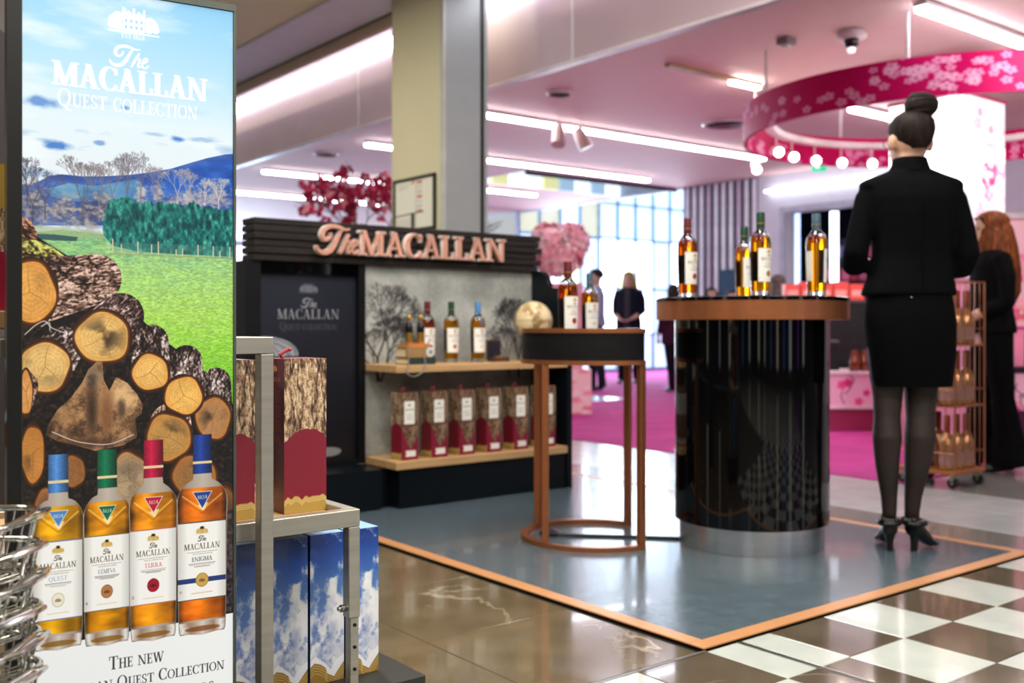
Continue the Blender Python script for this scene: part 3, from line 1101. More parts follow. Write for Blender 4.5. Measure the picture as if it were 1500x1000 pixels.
        cv.fill([(ax - w * .36, ty), (ax + w * .36, ty), (ax, ty + w * .64)], CAPCOL[kind])
        cv.text('1824', ax, ty + w * .28, w * .15, (226, 220, 200), center=True)

    pbottle('QUEST', 72, 101, 665, 721, 48, 123, 949, 791, 907, (214, 146, 16))
    pbottle('LUMINA', 142, 170, 658, 714, 122.5, 191.5, 942, 783, 893, (222, 140, 14))
    pbottle('TERRA', 212.5, 240.5, 644, 699, 189.5, 260, 935, 774, 884, (224, 132, 18))
    pbottle('ENIGMA', 281.5, 308.5, 636, 693, 259.5, 333, 926, 763, 877, (216, 100, 16))
    # heading
    w_ = pp(303, 140)[0] - pp(77, 100)[0]
    cx_ = (pp(303, 140)[0] + pp(77, 100)[0]) / 2
    white = (252, 253, 255)
    hb = row(136)
    cv.text('MACALLAN', cx_, pp(190, 136)[1], 68, white, fit=w_, center=True)
    cv.text('MACALLAN', cx_ + 3, pp(190, 136)[1], 68, white, fit=w_, center=True)
    cv.text('MACALLAN', cx_ - 3, pp(190, 136)[1] - 1, 68, white, fit=w_, center=True)
    draw_script(cv, pp(162, 95)[0], pp(188, 99)[1], 62, white)
    cv.text('Quest collection', pp(190, 166)[0], pp(190, 165)[1], 50, white, fit=pp(292, 170)[0] - pp(88, 150)[0], center=True, small=.78)
    draw_house(cv, pp(196, 48)[0], pp(196, 47)[1], 146, white, (150, 205, 240))
    cv.text('EST 1824', pp(195, 56)[0], pp(195, 57)[1], 13, white, fit=66, center=True)
    ink = (52, 50, 50)
    cv.text('The new', pp(200, 972)[0], pp(200, 974)[1], 38, ink, fit=pp(240, 970)[0] - pp(160, 970)[0], center=True, small=.78)
    cv.text('Macallan Quest Collection', pp(328, 975)[0] - 505, pp(220, 998)[1], 34, ink, fit=505, small=.78)
    cv.text('for Travellers', pp(313, 1000)[0] - 300, pp(260, 1019)[1], 34, ink, fit=300, small=.78)
    return cv


# --- gift boxes
def bark_field(W, H, seed, sx=14, sy=90):
    yy, xx = np.mgrid[0:H, 0:W].astype(np.float32)
    wx = xx + 16 * (noise_at(xx / 40, yy / 60, 3, seed) - .5)
    n = noise_at(wx / sx, yy / sy, 3, seed + 2)
    ridge = np.clip(np.abs(n - .5) * 7, 0, 1)                       # deep furrows between long plates
    m = noise_at(wx / 5, yy / 12, 4, seed + 1)
    f = noise_at(xx / 2.2, yy / 2.6, 2, seed + 4)
    t = np.clip(.05 + ridge * .55 + (m - .5) * 1.1 + (f - .5) * .45 + .12, 0, 1)
    return ramp(t, [(0, (34, 24, 18)), (.25, (84, 62, 46)), (.5, (146, 116, 88)), (.75, (196, 168, 134)), (1, (232, 212, 184))])


def wavy(W, y, amp, seed, n=24):
    rng = random.Random(seed)
    return [(W * k / n, y + rng.uniform(-amp, amp)) for k in range(-1, n + 2)]


def box_plain(seed, W=130, H=440):
    cv = Canvas(W, H)
    cv.a[:] = bark_field(W, H, seed)
    edge = [(W * (k / 20), H * (.545 - .085 * math.exp(-(abs(k / 20 - .55) / .42) ** 3.5)) + random.Random(seed + k).uniform(-2, 2)) for k in range(-1, 22)]
    cv.fill(edge + [(W * 1.1, H), (-W * .1, H)], (126, 18, 42))
    g = wavy(W, H * .90, 7, seed + 5, 12)
    cv.fill(g + [(W * 1.1, H + 2), (-W * .1, H + 2)], (176, 148, 76))
    for k in (5, 10, 15):
        cv.stroke([(x, y + k) for x, y in g], 1.6, (226, 206, 140))
    return cv


def box_side(W=130, H=440):
    cv = Canvas(W, H)
    t = np.linspace(0, 1, H)[:, None] * np.ones((1, W))
    cv.a[:] = ramp(t, [(0, (96, 16, 34)), (.9, (88, 14, 30)), (1, (100, 52, 20))])
    gold = (196, 140, 74)
    draw_house(cv, W * .5, 36, 40, gold)
    cv.text('MACALLAN', W * .5, 66, 12, gold, fit=80, center=True)
    for k in range(26):
        w_ = 84 if k % 7 else 50
        cv.fill([(W * .5 - 42, 86 + k * 6), (W * .5 - 42 + w_, 86 + k * 6), (W * .5 - 42 + w_, 88 + k * 6), (W * .5 - 42, 88 + k * 6)], gold, .55)
    for k in range(4):
        cv.fill([(20, 372 + k * 8), (96, 372 + k * 8), (96, 374 + k * 8), (20, 374 + k * 8)], gold, .5)
    return cv


def box_front(seed, W=130, H=440):
    cv = Canvas(W, H)
    cv.a[:] = bark_field(W, H, seed, 12, 70) * np.array((.72, .66, .62), np.float32)
    cv.fill([(0, H * .56), (W * .12, H * .57), (W * .25, H * .66), (W * .4, H * .8), (W * .55, H * .84), (W * .7, H * .78), (W * .85, H * .7), (W, H * .66), (W, H), (0, H)], (128, 20, 48))
    cv.fill([(W * .17, H * .13), (W * .80, H * .13), (W * .80, H * .47), (W * .17, H * .47)], (238, 236, 228))
    draw_house(cv, W * .48, H * .2, 26, (140, 120, 80))
    cv.text('MACALLAN', W * .485, H * .27, 13, (70, 56, 46), fit=66, center=True)
    for k in range(3):
        cv.fill([(W * .3, H * (.33 + k * .03)), (W * .68, H * (.33 + k * .03)), (W * .68, H * (.337 + k * .03)), (W * .3, H * (.337 + k * .03))], (160, 150, 140))
    cv.fill([(0, H * .475), (W, H * .475), (W, H * .5), (0, H * .5)], (90, 30, 30), .7)
    cv.fill([(W * .24, H * .86), (W * .86, H * .86), (W * .86, H * .95), (W * .24, H * .95), (W * .3, H * .905)], (236, 234, 228))
    return cv


def box_cloud(seed, W=130, H=440):
    cv = Canvas(W, H)
    n = vnoise(W, H, 44, 50, 6, 71, .58)
    t = np.linspace(0, 1, H)[:, None] * np.ones((1, W))
    sky = ramp(t, [(0, (10, 48, 130)), (.18, (34, 84, 176)), (.35, (76, 118, 190)), (.8, (112, 134, 190)), (1, (90, 120, 190))])
    xx = np.linspace(0, 1, W)[None] * np.ones((H, 1))
    c = np.clip((n - .5) * 6.5 + .15 + 2.6 * np.clip(t - .24 - .10 * xx, -.3, .3) - 1.6 * np.clip(t - .62, 0, 1), 0, 1)[..., None]
    wh = ramp(vnoise(W, H, 40, 50, 4, 72), [(.2, (166, 176, 208)), (.55, (226, 230, 238)), (.9, (250, 250, 250))])
    cv.a[:] = sky * (1 - c) + wh * c
    cv.fill([(0, H * .84), (W * .15, H * .81), (W * .3, H * .84), (W * .45, H * .87), (W * .62, H * .92), (W * .75, H * .86), (W, H * .83), (W, H), (0, H)], (236, 240, 248))
    g = [(0, H * .88), (W * .12, H * .855), (W * .3, H * .87), (W * .45, H * .90), (W * .5, H * .94), (W * .7, H * .97), (W * .86, H * .92), (W, H * .88)]
    cv.fill([(-5, H * .88)] + g + [(W + 5, H * .88), (W + 5, H + 3), (-5, H + 3)], (150, 116, 56))
    for k in (7, 14, 22, 30):
        cv.stroke([(x, y + k) for x, y in g], 1.6, (216, 186, 110))
    return cv


def stand_poster():
    W, H = 300, 560
    cv = Canvas(W, H, (24, 28, 40))
    t = np.linspace(0, 1, H)[:, None] * np.ones((1, W))
    cv.a[:] = ramp(t, [(0, (26, 32, 46)), (.5, (20, 22, 32)), (1, (12, 12, 18))])
    lt = (140, 141, 146)
    draw_logo(cv, W * .5, 131, 190, lt, 'Quest collection', (104, 106, 114), (74, 76, 84))
    # grey cut log
    rr = vnoise(W, H, 20, 20, 3, 5)
    yy, xx = np.mgrid[0:H, 0:W]
    d = np.sqrt(((xx - 14) / 1.9) ** 2 + (yy - 236) ** 2) + rr * 10
    cv.fill(ell(14, 236, 104, 54, 60), ramp(.5 + .5 * np.sin(d * .55), [(0, (112, 116, 124)), (1, (156, 160, 166))]))
    cv.fill([(0, 240), (118, 240), (110, 560), (0, 560)], ramp(vnoise(W, H, 10, 60, 4, 8), [(.2, (22, 22, 28)), (.8, (70, 70, 78))]), .8)
    cv.fill(ell(212, 532, 40, 14, 40), (128, 128, 130))
    return cv


def concrete_print():
    W, H = 700, 560
    cv = Canvas(W, H)
    n = vnoise(W, H, 90, 70, 5, 31)
    f = vnoise(W, H, 6, 6, 3, 32)
    cv.a[:] = ramp(n * .75 + f * .25, [(.25, (132, 136, 132)), (.5, (160, 164, 160)), (.75, (186, 188, 182))])
    rng = random.Random(11)
    draw_tree(cv, 52, 345, 70, PI / 2, 9, (24, 22, 24), rng, 8, .95, .46, .80)
    draw_tree(cv, 64, 345, 46, PI / 2 + .5, 6, (30, 28, 30), rng, 7, .9, .46, .78)
    draw_tree(cv, 66, 345, 52, PI / 2 - .35, 6, (30, 28, 30), rng, 8, .9, .42, .78)
    draw_tree(cv, 640, 350, 62, PI / 2, 8, (24, 22, 24), rng, 8, .95, .42, .79)
    draw_tree(cv, 600, 350, 50, PI / 2 + .2, 6, (38, 36, 38), rng, 7, .8, .42, .77)
    return cv


def ring_print():
    W, H = 2400, 100
    cv = Canvas(W, H, (196, 0, 92))
    rng = random.Random(21)
    for k in range(26):
        cx, cy = k * W / 26 + rng.uniform(-30, 30), rng.uniform(10, 90)
        for j in range(rng.choice((3, 9, 14, 20))):
            draw_flower(cv, cx + rng.gauss(0, 32), cy + rng.gauss(0, 20), rng.uniform(9, 13), (238, 178, 206), rng.uniform(0, 6), (206, 40, 116), .8)
    return cv


def blossom_print(W, H, bgc, seed, num=14, twigs=True, core=(170, 20, 80), cols=((222, 70, 140), (200, 30, 110), (240, 140, 180)), rs=(10, 20)):
    cv = Canvas(W, H, bgc)
    rng = random.Random(seed)
    for k in range(num // 2 if twigs else 0):
        x, y = rng.uniform(0, W), rng.uniform(0, H)
        cv.stroke(spline([(x, y), (x + rng.uniform(-20, 20), y + 18), (x + rng.uniform(-30, 30), y + 44)], 4), 3, (70, 50, 66))
    for k in range(num):
        draw_flower(cv, rng.uniform(0, W), rng.uniform(0, H), rng.uniform(*rs), rng.choice(cols), rng.uniform(0, 6), core, .9)
    return cv


def notice_print():
    cv = Canvas(150, 170, (226, 224, 206))
    for k in range(4):
        cv.fill([(12, 16 + k * 5), (60 - k * 6, 16 + k * 5), (60 - k * 6, 18 + k * 5), (12, 18 + k * 5)], (190, 186, 176))
    cv.fill([(66, 6), (78, 6), (70, 18), (64, 18)], (220, 120, 80))
    for k in range(7):
        cv.fill([(86, 10 + k * 16), (104, 10 + k * 16), (104, 20 + k * 16), (86, 20 + k * 16)], ((206, 110, 100), (210, 200, 196), (196, 190, 190))[k % 3])
    cv.fill([(80, 0), (82, 0), (82, 170), (80, 170)], (150, 146, 130))
    cv.fill([(0, 118), (110, 112), (110, 116), (0, 122)], (60, 60, 56))
    cv.fill([(62, 118), (76, 117), (76, 170), (62, 170)], (50, 50, 48))
    for k in range(5):
        cv.fill([(6 + k * 11, 130), (14 + k * 11, 130), (14 + k * 11, 166), (6 + k * 11, 166)], (206, 204, 190))
    return cv


# ================================================================== THE SETTING
X0, Y0 = 2.192, 1.925          # near corner of the stand's mat
X1 = 4.165                     # its shop-side edge
XC = 5.39                      # carpet edge
ZC = 3.0                       # shop ceiling
XF = 4.54                      # fascia over the shop front
XW = 11.5                      # far shop wall
TS = 0.275                     # chequer tile

m_brown = marble('brown_marble', '6a5e49', '574c38', 'cfc6b0', 0.13, .9, .7)
m_brown2 = marble('brown_marble_dark', '62584a', '4e4437', 'b8aa94', 0.13, 1.6, .4)
m_white = marble('white_marble', 'c3c9c3', 'adb5b0', '8d9894', 0.16, 2.4, .5)
m_pale = marble('pale_polished_stone', 'b6b8ba', 'a6a8aa', '9a9a9a', 0.22, 1.2, .25, .05)
m_greytile = marble('grey_stone', '86837f', '75726f', '9a9896', 0.2, 1.6, .2)
m_joint = P('dark_joint', '3c3830', 0.8)
m_carpet = P('magenta_carpet', 'ac2a7e', 0.95, vary=.16, scale=3, bump=.4, bscale=300)
m_steelstrip = P('steel_strip', 'a8a6a0', 0.35, 1.0)

# floor base with a printed-on chequer where the tiles are too far to tell apart
fm = P('floor_base', '4a4436', 0.25, vary=.1)
nt = fm.node_tree
chk = nt.nodes.new('ShaderNodeTexChecker')
chk.inputs['Scale'].default_value = 1.0 / TS
chk.inputs['Color1'].default_value = srgb('d3d7d0')
chk.inputs['Color2'].default_value = srgb('6d6352')
ge = nt.nodes.new('ShaderNodeNewGeometry')
mpn = nt.nodes.new('ShaderNodeMapping')
mpn.inputs['Location'].default_value = (-X0, -Y0, 0)
nt.links.new(ge.outputs['Position'], mpn.inputs['Vector'])
nt.links.new(mpn.outputs['Vector'], chk.inputs['Vector'])
nt.links.new(chk.outputs['Color'], nt.nodes['Principled BSDF'].inputs['Base Color'])
mb = MB().box(-8, 5.4, -8, 14, -0.06, -0.012, 0)
floor = struct(mb.build('floor', m_joint))
struct_far = MB().box(-8, X0 + 11 * TS, -8, -1.1, -0.02, -0.0005).build('floor_tiling', fm, floor)


def tile_mesh(name, w, h, mat, gap=.0012):
    mb = MB()
    b = .0018
    mb.box(gap, w - gap, gap, h - gap, -.012, -.001)
    v = mb.v
    mb2 = MB()
    x0, x1, y0, y1 = gap, w - gap, gap, h - gap
    mb2.add([(x0, y0, -.012), (x1, y0, -.012), (x1, y1, -.012), (x0, y1, -.012), (x0, y0, -b), (x1, y0, -b), (x1, y1, -b), (x0, y1, -b),
             (x0 + b, y0 + b, 0), (x1 - b, y0 + b, 0), (x1 - b, y1 - b, 0), (x0 + b, y1 - b, 0)],
            [(0, 1, 5, 4), (1, 2, 6, 5), (2, 3, 7, 6), (3, 0, 4, 7), (4, 5, 9, 8), (5, 6, 10, 9), (6, 7, 11, 10), (7, 4, 8, 11), (8, 9, 10, 11)])
    return mb2.mesh(name, mat)


tw, tb = tile_mesh('floor_tile', TS, TS, m_white), tile_mesh('floor_tile', TS, TS, m_brown2)
half_l, half_r = tile_mesh('floor_tile', .128, TS, m_white), tile_mesh('floor_tile', .128, TS, m_white)
hbl, hbr = tile_mesh('floor_tile', .128, TS, m_brown2), tile_mesh('floor_tile', .128, TS, m_brown2)
for j in range(11):
    for i in range(-4, 11):
        wh = (i + j) % 2 == 0
        y = Y0 - .012 - (j + 1) * TS
        if i == 0:
            inst('floor_tile', half_l if wh else hbl, floor, (X0, y, 0))
            inst('floor_tile', half_r if wh else hbr, floor, (X0 + .147, y, 0))
        else:
            inst('floor_tile', tw if wh else tb, floor, (X0 + i * TS, y, 0))
MB().box(X0 + .1285, X0 + .1345, -1.1, Y0 - .012, -.012, .0005).box(X0 + .1405, X0 + .1465, -1.1, Y0 - .012, -.012, .0005).build('metal_strip', m_steelstrip, floor)
MB().box(-.7, X0, Y0 - .012, Y0 - .002, -.012, .0006).build('metal_strip', m_steelstrip, floor)
tB = tile_mesh('floor_tile', .55, .55, m_brown)
for i in range(7):
    for j in range(13):
        inst('floor_tile', tB, floor, (X0 - .03 - (i + 1) * .55, Y0 + j * .55, 0))
# shop-side floor: grey strip by the mat, pale polished slabs, grey walkway
tG = tile_mesh('floor_tile', .30, .90, m_greytile)
tP = tile_mesh('floor_tile', (XC - X1 - .31) / 2, .90, m_pale)
for j in range(15):
    y = Y0 - .010 + j * .90
    inst('floor_tile', tG, floor, (X1 + .006, y, 0))
    for k in range(2):
        inst('floor_tile', tP, floor, (X1 + .308 + k * (XC - X1 - .31) / 2, y, 0))
YK = 3.244
mbf = MB().box(XC, 30, Y0 - .011, YK, -.06, 0).box(X0 + 11 * TS + .001, 30, -8, Y0 - .012, -.06, 0)
struct(mbf.build('floor_walkway', m_greytile))
struct(MB().box(XC, 16, YK, 9, -.06, .006).box(9.0, 16, 9, 14.5, -.06, .006).build('floor_carpet', m_carpet))
struct(MB().box(XC, 9.0, 9, 24, -.06, 0).box(9.0, 11.5, 14.5, 24, -.06, 0).build('floor_shop', P('pale_blue_floor', 'b4c0d4', .25)))
struct(MB().box(16, 30, YK, 30, -.06, -.001).build('floor_atrium', m_pale))

# --- the mat of the whisky stand
m_mat = P('blue_grey_vinyl', '54636b', 0.24, vary=.10, scale=14, bump=.06, bscale=220, col2='4b5962', coat=.25)
m_copperflat = P('copper_edging', 'c08a5c', 0.38, 0.1, vary=.06)
mat_o = thing('stand_mat', 'blue-grey vinyl mat with a copper border under the bar and stand', 'mat', (X0, Y0, 0))
mw, mh = X1 - X0, 5.0
MB().box(.055, mw - .055, .055, mh - .055, 0, .006).build('mat_surface', m_mat, mat_o)
bw = .055
for (a, b, c, d_) in ((0, mw, 0, bw), (0, mw, mh - bw, mh), (0, bw, bw, mh - bw), (mw - bw, mw, bw, mh - bw)):
    bev(MB().box(a, b, c, d_, 0, .007).build('border_strip', m_copperflat, mat_o), .002, 1)

# --- shop ceiling, fascia, concourse ceiling
m_ceil = P('shop_ceiling_paint', 'e6c6c0', 0.7, vary=.02)
m_fascia = P('fascia_glass', 'c6b0b8', 0.12, vary=.06, scale=1.5, coat=.6)
m_fjoint = P('fascia_joint', 'd8cdd2', 0.3)
m_cream = P('cream_paint', 'f0e0b6', 0.7, vary=.04, scale=2)
m_lilac = P('lilac_soffit_paint', 'e8e2ee', 0.6, vary=.03)
m_brownlip = P('brown_lip', 'c8ae94', 0.5, vary=.05)
m_blackline = P('black_gap', '14110f', 0.6)
# the slot in the ceiling, with a strip of clerestory glass on its far side
SX0, SX1, SY0, SY1 = 8.55, 11.5, 10.67, 11.9
cl = MB()
cl.box(XF + .06, SX0, -3, 24, ZC, ZC + .12).box(SX0, SX1, -3, SY0, ZC, ZC + .12).box(SX0, SX1, SY1, 24, ZC, ZC + .12)
ceiling = struct(cl.build('ceiling_shop', m_ceil))
MB().box(SX0, SX1, SY0 - .03, SY0, ZC - .05, ZC + .6).build('slot_edge', m_blackline, ceiling)
clg = [glow('clerestory_white', 'e8f4ff', 1.3), glow('clerestory_yellow', 'dfe6a8', 0.9), glow('clerestory_blue', 'a8cce8', .8)]
for k in range(9):
    x = SX0 + k * (SX1 - SX0) / 9
    MB().box(x + .02, x + (SX1 - SX0) / 9 - .02, SY1 - .04, SY1, ZC, ZC + .5).build('clerestory_pane', clg[(0, 1, 0, 0, 1, 2, 0, 2, 0)[k]], ceiling)
MB().box(SX0, SX1, SY0, SY1, ZC + .5, ZC + .52).build('slot_top', m_blackline, ceiling)

fas = struct(MB().box(XF, XF + .05, -3, 20, 2.70, 3.6).build('wall_fascia', m_fascia))
MB().box(XF - .012, XF + .055, -3, 20, 2.69, 2.712).build('bottom_rail', m_fjoint, fas)
for k in range(-2, 14):
    MB().box(XF - .004, XF, 5.15 + (k - 1) * 2.92 - .012, 5.15 + (k - 1) * 2.92 + .012, 2.71, 3.6).build('panel_joint', m_fjoint, fas)
mc = struct(MB().box(-8, 3.58, -8, 20, 3.36, 3.46).build('ceiling_concourse', m_cream))
MB().box(3.58, 4.10, -8, 20, 3.34, 3.44).build('soffit', m_lilac, mc)
MB().box(4.10, 4.14, -8, 20, 3.245, 3.44).build('lip', m_brownlip, mc)
MB().box(4.085, 4.10, -8, 20, 3.335, 3.345).build('shadow_gap', m_blackline, mc)
MB().box(4.10, XF + .05, -8, 20, 3.6, 3.65).build('cove_top', P('cove_paint', 'd8d4d8', .7), mc)
cove = tag(MB().box(XF - .06, XF - .01, -3, 20, 3.29, 3.37).build('cove_light', glow('cove_lamp', 'eef4ff', 14.0)), 'long white cove light above the glass fascia beside the pillar', 'light')

# --- the other side of the concourse, behind the viewer: dim unseen walls, glowing panels added for streaks on the bar drum
m_dimw = P('concourse_wall', '4a443c', .7, vary=.1, scale=1.5)
wop = struct(MB().box(-8.2, -8.0, -8, 20, 0, 3.36).build('wall_concourse_left', m_dimw))
wos = struct(MB().box(-8, 20, -8.2, -8.0, 0, 3.36).build('wall_concourse_rear', m_dimw))
for k, (y, w, c_) in enumerate(((-6, .5, 'e8f0ff'), (-3.2, .22, '4a90e0'), (0.5, .9, 'fff0d8'), (4, .25, 'e8f0ff'), (8, .8, 'fff0d8'))):
    MB().box(-8.0, -7.97, y, y + w, .3, 2.6).build('lit_panel', glow('streak_panel_%d' % k, c_, 1.6), wop)
for k, (x, w, c_) in enumerate(((-6, .7, 'fff0d8'), (-3.4, .3, 'e8f0ff'), (-1.2, .2, '4a90e0'), (0.6, .5, 'fff0d8'), (2.6, .25, '3a80e0'), (4.2, .8, 'e8f0ff'), (7, .3, 'a040e0'), (9, .7, 'e8f0ff'))):
    MB().box(x, x + w, -8.0, -7.97, .3, 2.6).build('lit_panel', glow('streak_panel_b%d' % k, c_, 1.6), wos)
# --- pillar
m_pillar = P('pillar_cream', 'cfc8a4', 0.55, vary=.03, scale=2)
m_pgrey = P('pillar_grey', '9aa09e', 0.35, vary=.03)
PX, PY = 3.94, 5.83
pil = struct(MB().box(PX, PX + .38, PY, PY + .67, 0, 3.36).build('pillar', m_pillar))
MB().box(PX + .02, PX + .38, PY - .012, PY, 0, 3.36).build('grey_cladding', m_pgrey, pil)
MB().box(PX + .32, PX + .345, PY - .02, PY - .012, 0, 3.36).build('black_trim', m_blackline, pil)
MB().box(PX - .004, PX + .02, PY - .014, PY + .02, 0, 3.36).build('corner_bead', P('corner_bead', 'b9bbb2', .3), pil)
nf_ = thing('framed_notice', 'black-framed white notice sheet on the cream face of the pillar', 'notice board', (PX, PY, 0))
# frame on the face looking to -x, from the photograph's columns 576..634 and rows 262..326
ny0, ny1, nz0, nz1 = .075, .62, 1.60, 1.985
m_nblack = P('notice_frame_black', '2a2a28', .4)
for (a, b, c, d_) in ((ny0, ny1, nz1 - .015, nz1), (ny0, ny1, nz0, nz0 + .015), (ny0, ny0 + .015, nz0, nz1), (ny1 - .015, ny1, nz0, nz1)):
    MB().box(-.022, 0, a, b, c, d_).build('frame_bar', m_nblack, nf_)
sheet('notice_sheet', [[(-.008, ny1 - .01, z), (-.008, ny0 + .01, z)] for z in (nz0 + .01, nz1 - .01)], img_mat('notice_print', notice_print(), .3), nf_)

# --- far shop wall (x = XW): striped part, white part with a doorway
m_wwall = P('white_wall_paint', 'd6d6e0', 0.6, vary=.03)
YA, YB = 9.10, 10.5           # striped part
wall = MB()
DY0, DY1, DZ = 6.75, 8.63, 2.46
wall.box(XW, XW + .2, -3, DY0, 0, ZC).box(XW, XW + .2, DY0, DY1, DZ, ZC).box(XW, XW + .2, DY1, YA, 0, ZC)
wfar = struct(wall.build('wall_far', m_wwall))
for (a, b, c, d_) in ((DY0 - .08, DY0, 0, DZ + .08), (DY1, DY1 + .08, 0, DZ + .08), (DY0, DY1, DZ, DZ + .08)):
    MB().box(XW - .03, XW, a, b, c, d_).build('door_frame', P('door_frame_grey', 'b4b8c6', .4), wfar)
m_sdark = P('slat_wall_dark', '1e2238', .5)
swall = struct(MB().box(XW, XW + .2, YA, YB, 0, ZC).build('wall_striped', m_sdark))
slat_w = MB().box(-.012, .0, 0, .072, 0, ZC - .02).mesh('slat', P('slat_white', 'eceef6', .4))
slat_p = MB().box(-.012, .0, 0, .072, 0, ZC - .02).mesh('slat', P('slat_pinkgrey', 'c8b8cc', .4))
for k in range(10):
    inst('slat', slat_p if k % 4 == 2 else slat_w, swall, (XW, YA + .02 + k * .14, .01))
MB().box(XW - .05, XW - .03, YA, YB, .98, 1.10).build('rail', P('blue_rail', '3c4466', .4), swall)
for zz in (1.12, .90):
    MB().box(XW - .05, XW - .03, YA, YB, zz, zz + .06).build('rail', P('pale_rail', 'c8ccd8', .4), swall)
tag(MB().box(XW - .10, XW - .04, 9.42, 9.72, 1.28, 1.72).build('wall_panel', P('teal_panel', '1c3f5e', .4)), 'dark teal square panel mounted on the striped wall', 'panel')
# room behind the doorway
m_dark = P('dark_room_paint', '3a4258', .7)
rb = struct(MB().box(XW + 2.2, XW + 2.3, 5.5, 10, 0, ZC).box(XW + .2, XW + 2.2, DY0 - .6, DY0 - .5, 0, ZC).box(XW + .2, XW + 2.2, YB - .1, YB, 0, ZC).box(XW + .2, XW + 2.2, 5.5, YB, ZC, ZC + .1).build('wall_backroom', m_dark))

# --- atrium with daylight windows
m_mull = P('mullion_grey', 'aec4d8', .4)
m_day = glow('daylight_pane', 'f0f8ff', 4.5)
m_dayg = glow('daylight_pane_green', 'e4f4c0', 3.0)
m_pane = P('pale_blue_pane', 'c8deec', .15, emit='bcd8ee', estr=1.5)
m_paney = P('pale_yellow_pane', 'd4d6ba', .3, emit='c8caa8', estr=.9)
YWN = 14.5
wwin = struct(MB().box(XW - .3, 17.5, YWN + .05, YWN + .2, 0, .06).box(XW - .3, 17.5, YWN + .05, YWN + .2, 4.2, 4.4).build('wall_windows', m_mull))
xs = [XW + .0 + k * .5 for k in range(13)]
for k, x in enumerate(xs[:-1]):
    p_lo = m_pane if k in (0, 3, 7) else (m_dayg if k in (2, 5) else m_day)
    for (z0, z1, mm) in ((.06, .72, m_pane), (.76, 1.62, p_lo), (1.66, 2.6, p_lo), (2.66, 3.3, m_paney if k in (0, 1, 3) else m_pane), (3.34, 4.2, m_pane)):
        MB().box(x + .02, x + .48, YWN + .06, YWN + .09, z0, z1).build('window_pane', mm, wwin)
    MB().box(x - .02, x + .02, YWN, YWN + .10, 0, 4.2).build('mullion', m_mull, wwin)
for z in (.74, 1.64, 2.63, 3.32):
    MB().box(XW, 17.5, YWN, YWN + .10, z - .02, z + .02).build('transom', m_mull, wwin)
struct(MB().box(17.5, 17.7, 4, YWN + .2, 0, 4.4).build('wall_atrium', P('atrium_wall', 'c2d4e4', .5)))
struct(MB().box(XW, 17.7, 4, YWN + .2, 4.4, 4.5).build('ceiling_atrium', P('atrium_ceiling', 'cfdae6', .6)))
MB().box(XW, XW + .12, YB, 24, ZC - .02, 4.4).build('ceiling_upstand', P('atrium_wall', 'c2d4e4', .5), ceiling)
struct(MB().box(XF, XW, 24, 24.2, 0, ZC + .1).build('wall_back', P('back_wall', 'aeb9cc', .6)))
# far lit openings seen over the stand on the left
for (a, b, z0, z1, mm) in ((343, 357, .3, 2.55, 'a'), (360, 374, 2.38, 2.56, 'a'), (376, 402, 2.38, 2.56, 'a'), (404, 455, 2.2, 2.45, 'b'), (455, 482, 2.0, 2.7, 'c'), (482, 560, 2.3, 2.55, 'd')):
    pa, pb = G(a, 21.0), G(b, 21.0)
    mm_ = {'a': glow('far_window', 'f2f8ff', 2.4), 'b': P('far_sign_blue', '1f4f9a', .5, emit='1f4f9a', estr=.5), 'c': P('far_sign_cream', 'dcd8cc', .5, emit='dcd8cc', estr=.4), 'd': P('far_sign_warm', 'c8b08a', .5, emit='b89a80', estr=.3)}[mm]
    o = MB().prism([(pa.x, pa.y), (pb.x, pb.y), (pb.x + .06, pb.y + .08), (pa.x + .06, pa.y + .08)], z0, z1).build({'a': 'window_far', 'b': 'shop_sign', 'c': 'shop_sign', 'd': 'shop_sign'}[mm], mm_)
    if mm == 'a':
        struct(o)
    else:
        tag(o, {'b': 'dark blue shop sign band far away over the dark stand', 'c': 'cream square sign far away left of the blossom tree', 'd': 'beige shop sign far behind the blossom branches'}[mm], 'sign')


# ================================================================== SHOP CEILING LIGHTS
m_led = glow('led_white', 'f2f5ff', 20.0)
m_ledbody = P('led_housing', 'd8d4d8', .5)


def ceil_pt(px, py, z=ZC):
    return G(px, (z - EYE) * FPX / (HOR - py), z)


def led(p0, p1, label, w=.09):
    """a linear lamp along x between two photo points on the ceiling"""
    a, b = ceil_pt(*p0), ceil_pt(*p1)
    y = (a.y + b.y) / 2
    t = thing('linear_light', label, 'light', (a.x, y, ZC - .07), 0, 'linear ceiling lights of the shop')
    L = b.x - a.x
    MB().box(0, L, -w / 2, w / 2, .03, .058).build('housing', m_ledbody, t)
    MB().box(.01, L - .01, -w / 2 + .005, w / 2 - .005, 0, .03).build('diffuser', m_led, t)
    return t


led((640, 146), (1112, 228), 'longest white linear ceiling light, running from the pillar to the magenta ring')
led((640, 221), (955, 258), 'second long white ceiling light behind the longest one, right of the pillar')
led((640, 266), (785, 281), 'short farthest white ceiling light just right of the pillar')
led((393, 243), (600, 270), 'white ceiling light crossing behind the blossom tree, upper of two')
led((320, 276), (600, 297), 'white ceiling light low over the dark stand header, lower of two')
led((535, 205), (610, 214), 'short white ceiling light left of the pillar above the blossom tree')
led((1345, 0), (1560, 76), 'white ceiling light at the top right above the magenta ring')
led((1238, 153), (1420, 188), 'white ceiling light seen inside the magenta ring')
# bright bulkhead line on the far wall
tag(MB().box(XW - .12, XW - .02, 6.6, YA - .2, 2.755, 2.785).build('wall_light', glow('bulkhead_line', 'f4f8ff', 4.0)), 'bright horizontal strip light on the white wall above the doorway', 'light')
MB_ = MB()

m_white_p = P('white_plastic', 'd8cfd0', .4)
m_greyp = P('grey_plastic', '8c7f82', .5)
